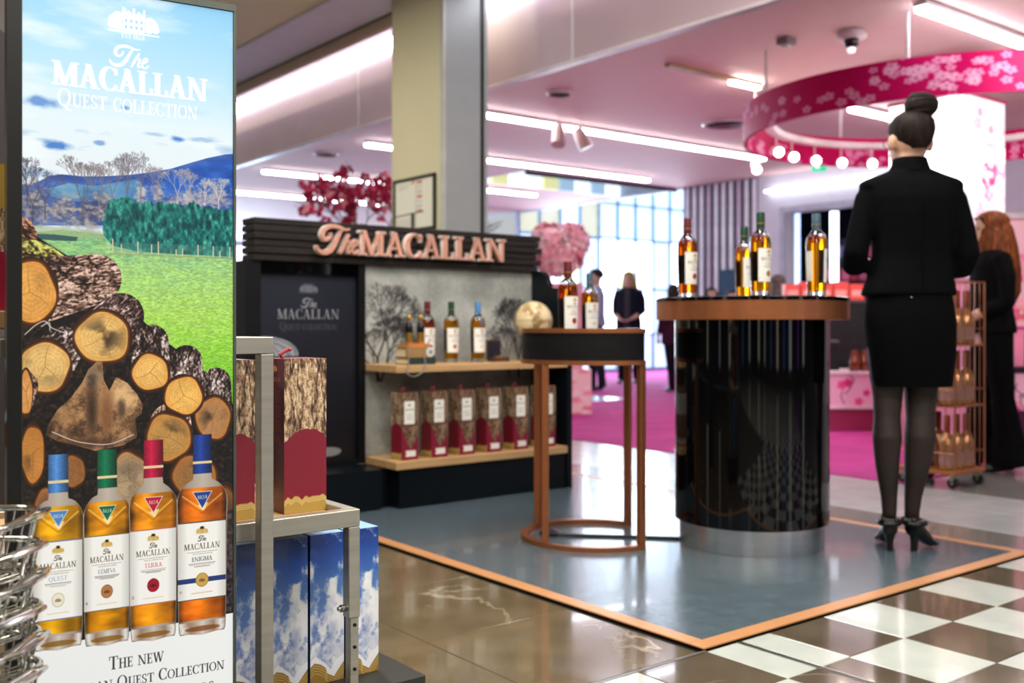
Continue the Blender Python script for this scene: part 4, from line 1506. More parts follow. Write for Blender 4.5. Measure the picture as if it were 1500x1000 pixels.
# fittings on the ceiling
p = ceil_pt(1247, 46)
dc = thing('dome_camera', 'white dome security camera on the pink ceiling above the ring', 'camera', (p.x, p.y, ZC - .13))
MB().lathe([(.02, .13), (.09, .125), (.11, .09), (.09, .075), (.02, .07)], 24).build('shroud', m_white_p, dc, True)
MB().ball((0, 0, .055), .052, n=16, m=10).build('dome', P('black_dome', '0c0c0e', .08), dc, True)
MB().lathe([(.022, -.02), (.028, .0), (.03, .03)], 16).build('glint_tip', glow('dome_glint', 'ffffff', 1.0), dc, True)  # glowing white tip stands in for a glint on the dome
p = ceil_pt(1152, 56)
ds = thing('motion_sensor', 'small square grey sensor on the pink ceiling left of the dome camera', 'sensor', (p.x, p.y, ZC - .07))
bev(MB().box(-.06, .06, -.05, .05, .02, .07).build('sensor_body', m_greyp, ds), .01)
MB().lathe([(.03, 0), (.035, .02)], 16).build('sensor_eye', m_white_p, ds)


def vent(px, py, r, label):
    p = ceil_pt(px, py)
    v = thing('ceiling_vent', label, 'vent', (p.x, p.y, ZC - .03), 0, 'round ceiling vents')
    MB().lathe([(r, .03), (r, .015), (r * .9, .0), (r * .82, .01)], 28, cap=False).build('rim', m_white_p, v, True)
    for k in range(3):
        MB().lathe([(r * (.72 - .2 * k), .0), (r * (.62 - .2 * k), .022)], 28, cap=False).build('louvre', m_greyp, v, True)
    MB().lathe([(r * .8, .028), (.01, .028)], 24).build('vent_core', m_blackline, v)


vent(820, 135, .12, 'small round grey vent on the pink ceiling right of the pillar')
vent(1062, 180, .24, 'large round louvred vent in the ceiling left of the magenta ring')
vent(478, 224, .16, 'round grey ceiling vent left of the pillar above the ceiling lights')


def spot(loc, aim, label, lit=True, scale=1.0, group='spotlights', rod=.1, lamp=None):
    t = thing('spotlight', label, 'spotlight', loc, 0, group)
    a = Vector(aim).normalized()
    MB().tube([(0, 0, 0), (0, 0, -rod)], .008 * scale, 8).build('stem', m_white_p, t)
    c = Vector((0, 0, -rod))
    MB().tube([c - a * .07 * scale, c - a * .03 * scale, c + a * .06 * scale, c + a * .07 * scale], [.028 * scale, .04 * scale, .046 * scale, .046 * scale], 16).build('lamp_body', P('spot_body_warm', 'c8b0a8', .4), t, True)
    if lit:
        MB().tube([c + a * .071 * scale, c + a * .076 * scale], .04 * scale, 16).build('lamp_face', lamp or glow('spot_glow', 'fff2e4', 30.0), t)
    return t


for (px, py, dx) in ((818, 175, -.3), (852, 180, .4)):
    p = ceil_pt(px, py)
    spot((p.x, p.y, ZC), (dx, -.3, -1), 'unlit beige spotlight under the longest ceiling light, %s of the pair' % ('left' if dx < 0 else 'right'), False, 1.6, 'unlit track spotlights', .16)
p = ceil_pt(1107, 224)
spot((p.x, p.y, ZC), (-.5, -.6, -.6), 'small lit spotlight hanging at the ring end of the longest ceiling light', True, 1.3, 'lit spotlights', .16, glow('spot_soft', 'fff2e4', 6.0))

# ------------------------------------------------------------------ the magenta ring and the lit column
RC = C(3.45, 8.035)
RR, RZ0, RZ1 = 1.575, 2.415, 2.686
ring = thing('hanging_ring', 'large magenta ring with white blossom print hanging from the ceiling', 'sign', (RC.x, RC.y, RZ0))
nseg = 96
m_ring = img_mat('ring_print', ring_print(), .5, spec=.15)
# start the print behind so the seam is out of sight
base = math.atan2(-RC.y, -RC.x) + PI
for nm, rr_, flip in (('outer_band', RR, 1), ('inner_band', RR - .03, -1)):
    rows = []
    for z in (0, RZ1 - RZ0):
        rows.append([(rr_ * math.cos(base + 2 * PI * k / nseg), rr_ * math.sin(base + 2 * PI * k / nseg), z) for k in range(nseg + 1)])
    sheet(nm, rows, m_ring, ring)
MB().lathe([(RR - .03, 0), (RR, 0)], nseg, cap=False).lathe([(RR - .03, RZ1 - RZ0), (RR, RZ1 - RZ0)], nseg, cap=False).build('band_edge', P('ring_edge_magenta', 'a8104c', .4), ring, True)
for k in range(8):
    a = k * PI / 4 + .35
    MB().tube([((RR - .015) * math.cos(a), (RR - .015) * math.sin(a), RZ1 - RZ0), ((RR - .015) * math.cos(a), (RR - .015) * math.sin(a), ZC - RZ0)], .012, 8).build('hanging_rod', m_white_p, ring)
# lamp track inside the ring
tr_ = tag(MB().lathe([(RR - .25, .0), (RR - .17, .0), (RR - .17, .05), (RR - .25, .05), (RR - .25, 0)], nseg, cap=False).build('lamp_track', P('track_white', 'e6dcdc', .4), None, True, (RC.x, RC.y, RZ0 + .14)), 'white circular lamp track inside the magenta ring', 'light track')
k = 0
cdir = math.atan2(-RC.y, -RC.x)     # towards the viewer
for deg in (98, 112, 126, 139, 152, 165, 178, -165, -150, -135, -120, -105):
    a = cdir - math.radians(deg)
    k += 1
    q = Vector((math.cos(a), math.sin(a), 0)) * (RR - .21)
    words = ['first', 'second', 'third', 'fourth', 'fifth', 'sixth', 'seventh', 'eighth', 'ninth', 'tenth', 'eleventh', 'twelfth']
    aim = Vector((-RC.x * .5 - q.x * 2, -RC.y * .5 - q.y * 2, -2.0))
    spot((RC.x + q.x, RC.y + q.y, RZ0 + .14), aim, 'lit spotlight inside the magenta ring, %s counting from its left end' % words[k - 1], True, .95, 'lit spotlights inside the ring', .13)
area_light('ring_glow', (RC.x, RC.y, 2.3), 1.6, 60, (1.0, .88, .88))

# column: two lit faces with a blossom print
cc0 = C(3.397, 7.6)
m_colw = glow('column_white', 'fffafb', 1.5)
cpr = Canvas(200, 520, (255, 248, 250))
rng = random.Random(5)
for k in range(46):
    draw_flower(cpr, 110 + rng.gauss(0, 40), 200 + rng.gauss(0, 110), rng.uniform(8, 26), ((250, 200, 220), (246, 150, 190), (255, 226, 236))[k % 3], rng.uniform(0, 6), None, .8)
cpr.fill([(90, 190), (130, 170), (160, 190), (150, 240), (110, 262), (84, 240)], (232, 40, 120), .9)
for k in range(16):
    draw_flower(cpr, 118 + rng.gauss(0, 26), 214 + rng.gauss(0, 30), rng.uniform(9, 16), (255, 226, 236), rng.uniform(0, 6), None, .95)
colm = thing('light_column', 'glowing white square column with pink blossom print under the ring', 'light column', (cc0.x, cc0.y, 0))
MB().box(0, .62, 0, .62, 0, 1.28).build('column_base', P('column_base_pink', 'd890ae', .4), colm)
MB().box(.004, .62, .004, .62, 1.28, 2.66).build('lit_core', m_colw, colm)
sheet('print_panel', [[(0.0, 0, z), (.62, 0, z)] for z in (1.28, 2.66)], img_mat('column_print', cpr, .4, .85, base=.3), colm)
sheet('lit_panel', [[(0, .62, z), (0, 0, z)] for z in (1.28, 2.66)], m_colw, colm)
MB().box(-.01, .63, -.01, .63, 2.66, 2.68).build('top_edge', P('ring_edge_magenta', 'a8104c', .4), colm)
# beige lamp rail with one bright head, left above the ring
ra, rb2 = ceil_pt(978, 92), ceil_pt(1112, 122)
lr_ = thing('lamp_rail', 'short beige lamp rail with a bright lamp above the ring on the left', 'light', (ra.x, ra.y, ZC - .03))
MB().box(0, rb2.x - ra.x, -.03, .03, 0, .028).build('rail', P('rail_beige', 'b49a78', .5), lr_)
MB().box(rb2.x - ra.x - .35, rb2.x - ra.x, -.028, .028, -.02, -.001).build('lamp_head', glow('rail_lamp', 'fff8f0', 60.0), lr_)
# green exit sign
p = G(1200, 12.6, 2.95)
es = thing('exit_sign', 'small green emergency exit sign hanging below the ceiling', 'sign', (p.x, p.y, 2.83), -TH)
MB().box(-.09, .09, -.012, .012, 0, .12).build('sign_box', glow('exit_green', '30c890', 1.0), es)
MB().box(-.05, .0, -.016, -.012, .04, .08).build('sign_mark', glow('exit_white', 'eafff4', 1.2), es)
MB().tube([(0, 0, .12), (0, 0, .17)], .008, 6).build('stem', m_white_p, es)


# ================================================================== THINGS OF THE WHISKY STAND
def on_Y(px, Y, z=0.0):
    a = (px - 750) / FPX
    d = Y / (-ST * a + CT)
    return Vector(((CT * a + ST) * d, Y, z))


m_copper = P('brushed_copper', 'b4714a', 0.32, 0.8, vary=.04, scale=5, stretch=(1, 1, 12))
m_black = P('black_stained_wood', '0c0c0f', 0.5, vary=.25, scale=5, stretch=(1, 1, 14), spec=.2)
m_blackgloss = P('black_gloss', '040405', 0.04, vary=.05)
m_plank = P('charcoal_plank', '241f1d', 0.6, spec=.25, vary=.3, scale=6, stretch=(1, 6, 14), bump=.3, bscale=40)
m_navy = P('navy_black_board', '0a1016', 0.3, vary=.15, spec=.3)
m_wood = P('pale_oak', 'c09a6c', 0.45, vary=.12, scale=4, stretch=(1, 10, 10))
m_woodf = P('pale_oak_edge', 'b28a68', 0.45, vary=.10, scale=4, stretch=(1, 10, 10))
m_whisky = {}
for k_, c_ in (('TERRA', 'c45a0a'), ('LUMINA', 'd88c08'), ('QUEST', 'd88a08'), ('ENIGMA', 'b85008')):
    m_whisky[k_] = P('whisky_' + k_.lower(), c_, 0.02, vary=.02, trans=1.0, ior=1.36)
m_glass = P('clear_glass', 'f2f6f6', 0.02, vary=.01, trans=1.0, ior=1.45)
LABM = {k_: img_mat('label_' + k_.lower(), label_canvas(k_), .55) for k_ in ('QUEST', 'LUMINA', 'TERRA')}
CAPM = {'QUEST': P('cap_blue', '4a86be', .4, .2), 'LUMINA': P('cap_green', '0a3c28', .4, .2), 'TERRA': P('cap_red', '5a101c', .4, .2), 'QUESTGREY': P('cap_slate', '3c5a6a', .4, .2)}
m_gold = P('gold_foil', 'c8a050', .3, .9)
BOT = {}


def lathe_mesh(name, prof, mat, n=28):
    return MB().lathe(prof, n).mesh(name, mat, True)


def bottle_meshes(kind):
    if kind in BOT:
        return BOT[kind]
    lk = kind.replace('GREY', '')
    body = [(.110, .055), (.113, .08), (.121, .40), (.126, .60), (.124, .66), (.112, .71)]
    d = {}
    d['glass_foot'] = lathe_mesh('glass_foot', [(.100, 0), (.108, .008), (.110, .0545)], m_glass)
    d['whisky'] = lathe_mesh('whisky', body, m_whisky[lk])
    d['glass_neck'] = lathe_mesh('glass_neck', [(.1115, .7105), (.092, .748), (.066, .775), (.05, .80), (.046, .83)], m_glass)
    d['capsule'] = lathe_mesh('capsule', [(.052, .80), (.052, .985), (.048, 1.0), (.01, 1.0)], CAPM[kind])
    d['foil_band'] = lathe_mesh('foil_band', [(.053, .862), (.053, .873)], m_gold)
    rows = []
    for z in np.linspace(.16, .57, 5):
        r = float(np.interp(z, [b[1] for b in body], [b[0] for b in body])) + .0025
        rows.append([(r * math.cos(a), r * math.sin(a), z) for a in np.linspace(-PI / 2 - 1.12, -PI / 2 + 1.12, 17)])
    lab = sheet('paper_label', rows, LABM[lk])
    d['paper_label'] = lab.data
    bpy.data.objects.remove(lab)
    bk = MB()
    n9 = 9
    for z in (.18, .54):
        r = float(np.interp(z, [b[1] for b in body], [b[0] for b in body])) + .0025
        bk.v += [(r * math.cos(a), r * math.sin(a), z) for a in np.linspace(PI / 2 - .85, PI / 2 + .85, n9)]
    bk.f = [(i, i + 1, n9 + i + 1, n9 + i) for i in range(n9 - 1)]
    bk.m = [0] * (n9 - 1)
    d['back_label'] = bk.mesh('back_label', P('back_label_paper', 'd8d6cc', .6), True)
    tri = MB()
    r = .128
    pts = [(-.3, .685), (.3, .685), (0, .60)]
    tri.add([(.1245 * math.cos(-PI / 2 + a), .1245 * math.sin(-PI / 2 + a), z) if z > .65 else (.1285 * math.cos(-PI / 2 + a), .1285 * math.sin(-PI / 2 + a), z) for a, z in pts], [(0, 2, 1)])
    d['neck_badge'] = tri.mesh('neck_badge', CAPM[kind])
    BOT[kind] = d
    return d


def bottle(kind, loc, label, yaw=0.0, h=.325, group='whisky bottles'):
    t = thing('whisky_bottle', label, 'bottle', loc, yaw, group)
    t.scale = (h, h, h)
    for nm, me in bottle_meshes(kind).items():
        inst(nm, me, t)
    return t


# ------------------------------------------------------------------ the display stand
SXR, SYF = 3.782, 4.292
st_ = thing('display_stand', 'dark whisky display stand with slatted header, brand sign and oak shelves', 'display stand', (SXR, SYF, .006))
# header of stacked charred planks, each its own board
hz0, hz1 = 1.225, 1.436
npl = 6
rng = random.Random(4)
for k in range(npl):
    z0 = hz0 + (hz1 - hz0) * k / npl
    z1 = hz0 + (hz1 - hz0) * (k + 1) / npl - .004
    fwd = (0, .008, .002, .010, .004, 0)[k]
    xe = (-.02, .0, -.03, .006, -.012, .0)[k]
    bev(MB().box(-1.775 + rng.uniform(-.004, .004), xe, .28 - fwd, .424, z0, z1).build('header_plank', m_plank, st_), .004, 2)
MB().box(-1.75, -.03, .30, .42, hz0 + .004, hz1 - .006).build('header_core', m_black, st_)
# right cheek with a rounded shoulder
ck = [(0, 0), (.40, 0), (.40, 1.23), (.27, 1.23)] + [(.27 - .10 * math.sin(a), 1.13 + .10 * math.cos(a)) for a in np.linspace(.2, PI / 2, 8)] + [(.02, 1.12), (0, 1.10)]
chk_ = MB().prism(ck, -.035, 0)
chk_.v = [(v[2], v[0], v[1]) for v in chk_.v]
chk_.build('side_cheek', m_navy, st_)
# back with printed trees
MB().box(-1.157, -.035, .322, .40, .20, 1.225).build('back_board', m_black, st_)
sheet('tree_print', [[(-1.157, .320, z), (-.035, .320, z)] for z in (.236, 1.225)], img_mat('concrete_print', concrete_print(), .7), st_)
# shelves
for nm, z0, z1 in (('upper_shelf', .677, .714), ('lower_shelf', .196, .236)):
    bev(MB().box(-1.157, -.036, -.004, .318, z0, z1).build(nm, m_wood, st_), .003)
MB().box(-1.13, -.036, .012, .30, .0, .195).build('plinth', m_navy, st_)
# left bay: dark print behind a black frame, low ledge
MB().box(-1.815, -1.16, .33, .42, .2, 1.225).build('bay_back', m_black, st_)
for (a, b, c, d_) in ((-1.815, -1.735, .2, 1.225), (-1.20, -1.16, .2, 1.225), (-1.735, -1.20, 1.165, 1.225), (-1.735, -1.20, .2, .225)):
    MB().box(a, b, .295, .33, c, d_).build('bay_frame', m_blackgloss if c > 1.1 else m_black, st_)
sheet('dark_print', [[(-1.735, .322, z), (-1.20, .322, z)] for z in (.225, 1.165)], img_mat('dark_print', stand_poster(), .35), st_)
MB().box(-1.815, -1.20, .06, .33, 0, .2).build('ledge', m_navy, st_)
MB().box(-1.20, -1.135, .12, .32, 0, .195).build('plinth', m_black, st_)
# brand letters, each a solid letter of its own
m_letter = P('rose_copper_letter', 'd8a08c', .3, .15)
m_letside = P('letter_lit_rim', 'f2e6e0', .3, .1)


def solid_letter(polys, x, z, sx, sz, y_front, depth, parent, mat=None):
    mb = MB()
    for i, q in enumerate(polys):
        mb.prism_xz([(x + p[0] * sx, z + p[1] * sz) for p in q], y_front - (i % 11) * .0003, y_front + depth + (i % 7) * .0002)
    o = mb.build('sign_letter', mat or m_letter, parent)
    return o


def bold(polys, e):
    """spread an outline a little, keeping its shape"""
    out = []
    for q in polys:
        cx, cy = sum(p[0] for p in q) / len(q), sum(p[1] for p in q) / len(q)
        out.append([(p[0] + e * (1 if p[0] > cx else -1), p[1] + e * .6 * (1 if p[1] > cy else -1)) for p in q])
    return out


lx0, lx1, lz, lh = -1.222, -.286, 1.272, .122
_, full = text_polys('MACALLAN', 1, .03)
x = lx0
for ch in 'MACALLAN':
    ps, w_ = GLY[ch]
    sc = (lx1 - lx0) / full
    solid_letter(ps, x, lz, sc, lh, .238, .03, st_)
    # paler rim behind the copper face, its white-lit edges put in as colour
    solid_letter(bold(ps, .045), x, lz, sc, lh, .250, .02, st_, m_letside)
    x += (w_ + .03) * sc
solid_letter(SCRIPT, -1.46, lz - .004, .135, .140, .238, .03, st_)
solid_letter(bold(SCRIPT, .012), -1.46, lz - .004, .135, .140, .250, .02, st_, m_letside)

# ------------------------------------------------------------------ on the upper shelf
ZU = .006 + .7145


def shelf_pt(px, ly, z=ZU):
    return on_Y(px, SYF + ly, z)


bottle('TERRA', shelf_pt(626, .225), 'red-capped whisky bottle on the oak shelf behind the two miniatures', -.05)
bottle('LUMINA', shelf_pt(661, .20), 'green-capped whisky bottle on the oak shelf between the red-capped and blue-capped ones', -.05)
bottle('QUEST', shelf_pt(700, .15), 'pale-blue-capped whisky bottle on the oak shelf beside the little dark case', -.05)
# books, scroll, miniatures
bp = shelf_pt(609, .08)
m_page = P('book_pages', 'd8c8a0', .8)
for nm, lab, x0, x1, y0, y1, z0, z1, cov, rz in (
        ('old_book', 'dark green old book at the bottom of the stack on the oak shelf', -.085, .085, -.055, .06, 0, .036, '22342f', .06),
        ('old_book', 'tan leather old book in the middle of the stack on the oak shelf', -.085, .05, -.05, .055, .036, .088, '9a7648', -.05),
        ('old_book', 'thin orange book on top of the stack under the miniatures', -.075, .055, -.045, .045, .088, .106, 'c87838', .02)):
    b = thing(nm, lab, 'book', (bp.x, bp.y, bp.z + z0), rz, 'old books on the oak shelf')
    hgt = z1 - z0
    cm = P('cover_' + cov, cov, .6, vary=.2)
    MB().box(x0, x1, y0, y1, 0, .004).build('cover', cm, b)
    MB().box(x0, x1, y0, y1, hgt - .0042, hgt - .0002).build('cover', cm, b)
    MB().box(x0, x1, y0 - .002, y0 + .004, .0, hgt - .0002).build('spine', cm, b)
    MB().box(x0 + .005, x1 - .004, y0 + .004, y1 - .005, .004, hgt - .0042).build('pages', m_page, b)
sc_ = thing('paper_scroll', 'rolled pale paper scroll lying beside the tan book on the shelf', 'scroll', (bp.x + .082, bp.y - .005, bp.z + .037))
MB().tube([(-.028, -.05, .026), (-.028, .06, .026)], .025, 18).build('scroll_roll', P('scroll_paper', 'd6d8d0', .7), sc_, True)
MB().tube([(-.028, -.052, .026), (-.028, -.050, .026)], .012, 14).build('scroll_core', P('scroll_shadow', '8a8c84', .8), sc_)
for j, (dx, lab) in enumerate(((-.04, 'left black and gold miniature bottle standing on the books'), (.03, 'right black and gold miniature bottle standing on the books'))):
    mnb = thing('miniature_bottle', lab, 'bottle', (bp.x + dx, bp.y, bp.z + .106), 0, 'miniatures on the books')
    MB().lathe([(.019, 0), (.020, .004), (.020, .055)], 20).build('gold_sleeve', m_gold, mnb, True)
    MB().lathe([(.0195, .0551), (.0195, .085), (.016, .10), (.009, .112)], 20).build('black_body', P('mini_black', '0c0d10', .2), mnb, True)
    MB().lathe([(.009, .1121), (.010, .120), (.013, .132), (.008, .145), (.002, .148)], 16).build('gold_stopper', m_gold, mnb, True)
cord = tag(MB().tube([tuple(bp + Vector(q)) for q in spline([(-.10, -.09, .0), (-.115, -.10, -.04), (-.07, -.105, -.055), (-.01, -.10, -.02), (.0, -.085, .06), (.04, -.07, .13)], 6)], .0028, 8)
           .tube([tuple(bp + Vector(q)) for q in spline([(-.10, -.09, .0), (-.09, -.085, .06), (-.075, -.07, .10)], 6)], .0028, 8).build('strap_cord', P('cord_grey', '77756e', .6), None, True), 'thin grey cord strap hanging over the book stack and shelf edge', 'cord')
cs = shelf_pt(730, .14)
ca = thing('compass_case', 'small open wooden case with dark lid standing on the shelf', 'case', cs, -.25)
m_casewood = P('case_wood', '4a2e22', .4)
MB().box(-.05, .045, -.05, .04, 0, .022).build('case_base', m_casewood, ca)
MB().box(-.05, .035, .042, .056, .012, .118).build('case_lid', m_casewood, ca)
MB().box(-.04, .025, .038, .042, .022, .108).build('lid_lining', P('navy_lining', '0d1024', .6), ca)
MB().lathe([(.025, .022), (.025, .03), (.022, .032)], 20, y=-.01).build('compass', m_gold, ca, True)
gb = shelf_pt(781, .10)
gl = thing('globe', 'antique cream desk globe on the right end of the oak shelf', 'globe', gb)
gm = P('globe_map', 'dccaa0', .28, vary=.1, scale=17, col2='a8834f', contrast=(.40, .50), coat=.3)
GZ = .225
MB().ball((0, 0, GZ), .108, n=36, m=22).build('sphere', gm, gl, True)
m_gline = P('globe_line', '6a5a48', .5)
MB().tube([(.1085 * math.cos(a), .1085 * math.sin(a), GZ) for a in np.linspace(0, 2 * PI, 48)[:-1]], .0009, 6, closed=True).build('equator_line', m_gline, gl)
vdir = Vector((-gb.x, -gb.y, 0)).normalized()
sd = Vector((-vdir.y, vdir.x, 0))
oc = vdir * .1065 + sd * .018 + Vector((0, 0, GZ - .006))
MB().tube([tuple(oc + sd * .022 * math.cos(a) + Vector((0, 0, 1)) * .026 * math.sin(a) + vdir * (.0024 - .0024 * math.cos(2 * a) * 0)) for a in np.linspace(0, 2 * PI, 32)[:-1]], .0016, 6, closed=True).build('compass_ring', m_gline, gl)
MB().lathe([(.07, 0), (.07, .012), (.02, .02), (.014, .06), (.012, .112)], 24).build('stand_foot', m_casewood, gl, True)

# ------------------------------------------------------------------ gift boxes on the lower shelf
m_boxtop = P('box_top_crimson', '6e1a2c', .5)
m_bark_s = img_mat('box_bark_front', box_front(4), .5)
m_bark_sd = img_mat('box_bark_side', box_plain(9), .5)
m_ribbon = P('ribbon_red', 'b04a58', .5)
words6 = ['leftmost', 'second from left', 'third from left', 'fourth from left', 'fifth from left', 'rightmost']
proto = None
for k, pxc in enumerate((588, 632, 673, 713, 753, 794)):
    p = on_Y(pxc, SYF + .035, .006 + .2362)
    lab = 'crimson bark-print gift box on the lower oak shelf, %s of six' % words6[k]
    if proto is None:
        proto = t = thing('gift_box', lab, 'gift box', p, 0, 'gift boxes on the lower oak shelf')
        print_box('carton', 0, .098, 0, .098, 0, .34, [m_bark_s, m_bark_sd, m_bark_sd, m_boxtop], t)
        MB().tube([(.03, .05, .34), (.03, .045, .358), (.045, .045, .362), (.045, .05, .34)], .004, 6).build('ribbon_pull', m_ribbon, t)
    else:
        t = dup(proto)
        t.location = p
        t['label'] = lab

# ------------------------------------------------------------------ side table (a drum cut off along one side)
tc_ = C(.352, 4.375, .006)
tb_ = thing('side_table', 'half-round copper framed side table with black drum top', 'table', tc_, -TH)
TR, TCH = .315, .195


def dshape(r, ch, n=44):
    a0 = math.acos(ch / r)
    return [(r * math.cos(a), r * math.sin(a)) for a in np.linspace(a0, 2 * PI - a0, n)]


zt = .900
MB().prism(dshape(TR, TCH), zt - .148, zt - .130).build('lower_rim', m_copper, tb_)
dr = dshape(TR - .006, TCH - .006)
dri = dshape(TR - .030, TCH - .030)
wallm = MB()
n_ = len(dr)
vv = [(p[0], p[1], zt - .130) for p in dr] + [(p[0], p[1], zt - .018) for p in dr] + [(p[0], p[1], zt - .018) for p in dri] + [(p[0], p[1], zt - .06) for p in dri]
ff = []
for i in range(n_):
    j = (i + 1) % n_
    ff += [(i, j, n_ + j, n_ + i), (2 * n_ + i, 2 * n_ + j, 3 * n_ + j, 3 * n_ + i)]
wallm.add(vv, ff)
wallm.build('drum_wall', P('black_drum_wood', '121214', .5, spec=.2, vary=.3, scale=5, stretch=(1, 1, 18)), tb_)
MB().prism(dri, zt - .064, zt - .056).build('tray', P('black_tray', '101012', .25), tb_)
rim = dshape(TR, TCH) + []
rmo, rmi = dshape(TR, TCH), dshape(TR - .034, TCH - .034)
rm = MB()
vv = [(p[0], p[1], z) for z in (zt - .018, zt) for p in rmo] + [(p[0], p[1], z) for z in (zt - .018, zt) for p in rmi]
ff = []
for i in range(n_):
    j = (i + 1) % n_
    ff += [(i, j, n_ + j, n_ + i), (n_ + i, n_ + j, 3 * n_ + j, 3 * n_ + i), (3 * n_ + i, 3 * n_ + j, 2 * n_ + j, 2 * n_ + i), (2 * n_ + i, 2 * n_ + j, j, i)]
rm.add(vv, ff)
rm.build('upper_rim', m_copper, tb_)
# base: open ring of flat bar along the round side
a0 = math.acos(TCH / TR)
arc = [(a, ) for a in np.linspace(a0, 2 * PI - a0, 48)]
br_ = MB()
rings = []
for (a,) in arc:
    c_, s_ = math.cos(a), math.sin(a)
    rings.append([((TR) * c_, (TR) * s_, 0), ((TR - .03) * c_, (TR - .03) * s_, 0), ((TR - .03) * c_, (TR - .03) * s_, .02), (TR * c_, TR * s_, .02)])
br_.loft(rings)
br_.build('base_ring', m_copper, tb_)
for ang in (a0 + .04, 2 * PI - a0 - .04, PI * 1.245, 2.47):
    q = Vector(((TR - .016) * math.cos(ang), (TR - .016) * math.sin(ang), 0))
    o = bev(MB().box(-.0145, .0145, -.0145, .0145, .02, zt - .148).build('leg', m_copper, tb_, loc=q, rz=ang + (.75 if ang > 3.3 and ang < 4.5 else 0)), .002, 1)
bottle('TERRA', C(.232, 4.20, .906 - .0553), 'dark-red-capped whisky bottle standing on the copper side table', .05, .332)
bottle('QUESTGREY', C(.335, 4.36, .906 - .0553), 'slate-blue-capped whisky bottle standing on the copper side table', -.1, .292)
# floor socket and cable
cb = thing('floor_cable', 'black cable running from a round floor box to the bar', 'cable', F(806, 783, .006))
MB().lathe([(.045, 0), (.048, .012), (.03, .022), (.012, .03)], 24).build('floor_box', P('black_rubber', '0f1012', .5), cb, True)
p0, p1 = F(812, 785), F(1000, 790)
o_ = F(806, 783)
MB().tube([(p0.x - o_.x, p0.y - o_.y, .006), ((p0.x + p1.x) / 2 - o_.x, (p0.y + p1.y) / 2 - o_.y + .01, .006), (p1.x - o_.x, p1.y - o_.y, .006)], .006, 8).build('cable', P('black_rubber', '0f1012', .5), cb, True)

# ------------------------------------------------------------------ round bar
bc = C(1.008, 4.27, .006)
bar = thing('round_bar', 'tall round bar with black gloss drum, copper band and steel foot', 'bar counter', bc)
MB().lathe([(.298, 0), (.298, .105)], 72).build('steel_foot', P('brushed_steel', 'd8d8da', .28, 1.0, vary=.08, scale=3, stretch=(1, 1, 40)), bar, True)
MB().lathe([(.318, .1051), (.318, .936)], 72).build('gloss_drum', m_blackgloss, bar, True)
MB().lathe([(.396, .9361), (.396, 1.012)], 72).build('copper_band', m_copper, bar, True)
MB().lathe([(.398, 1.0121), (.398, 1.025), (.394, 1.028)], 72).build('counter_top', m_blackgloss, bar, True)
ZB = .006 + 1.0282
bottle('TERRA', C((1007 - 750) / FPX * 4.17, 4.17, ZB), 'dark-red-capped whisky bottle on the left of the round bar', .05, .325)
bottle('LUMINA', C((1090 - 750) / FPX * 4.52, 4.52, ZB), 'green-capped whisky bottle at the back of the bar behind the taller-looking one', .15, .325)
bottle('LUMINA', C((1114 - 750) / FPX * 3.95, 3.95, ZB), 'green-capped whisky bottle at the front middle of the round bar', .0, .325)
bottle('QUESTGREY', C((1196 - 750) / FPX * 3.99, 3.99, ZB), 'slate-blue-capped whisky bottle at the right of the bar beside the woman', .95, .325)


# ================================================================== FOREGROUND
# ------------------------------------------------------------------ lit advertising panel
pr = C(PXR, PDR)
pu = C(PU.x, PU.y) - C(0, 0)
pang = math.atan2(pu.y, pu.x)
pl = pr - pu * PW
m_pframe = P('panel_frame_grey', '5c625c', .4, .6)
m_pdark = P('panel_frame_black', '1b1c1c', .35, .3)
lp = thing('advertising_panel', 'tall lit advertising panel with logs, meadow and four whisky bottles', 'advertising panel', (pl.x, pl.y, 0), pang)
sheet('printed_picture', [[(0, 0, z), (PW, 0, z)] for z in (PBOT, PTOP)], img_mat('panel_print', paint_panel(), .3, .80, base=.25), lp)
MB().box(-.002, PW + .002, .001, .03, PBOT - .01, PTOP + .002).build('panel_body', m_pframe, lp)
MB().box(-.002, PW + .005, -.004, .032, PTOP + .001, PTOP + .012).build('top_profile', m_pframe, lp)
MB().box(PW + .0005, PW + .005, -.003, .032, PBOT - .01, PTOP + .001).build('side_profile', m_pframe, lp)
MB().box(-.022, -.0015, -.005, .032, 0, PTOP + .25).build('side_post', m_pdark, lp)
MB().box(-.03, PW + .01, -.06, .07, 0, .012).box(0, PW, .002, .028, .012, PBOT - .009).build('foot', m_pdark, lp)

# ------------------------------------------------------------------ gondola: steel frame, boards, base
m_tube = P('satin_steel_tube', 'b4b0a4', .38, .8, vary=.10, scale=3, stretch=(1, 1, 25), bump=.05, bscale=300)
gd = thing('shelf_unit', 'satin steel framed shelf unit with oak boards behind the lit panel', 'shelf', (.8, 1.8, 0))
gx, gy = .8, 1.8


def gbox(nm, x0, x1, y0, y1, z0, z1, mat=m_tube, w=.0015, parent=gd):
    return bev(MB().box(x0 - gx, x1 - gx, y0 - gy, y1 - gy, z0, z1).build(nm, mat, parent), w, 1)


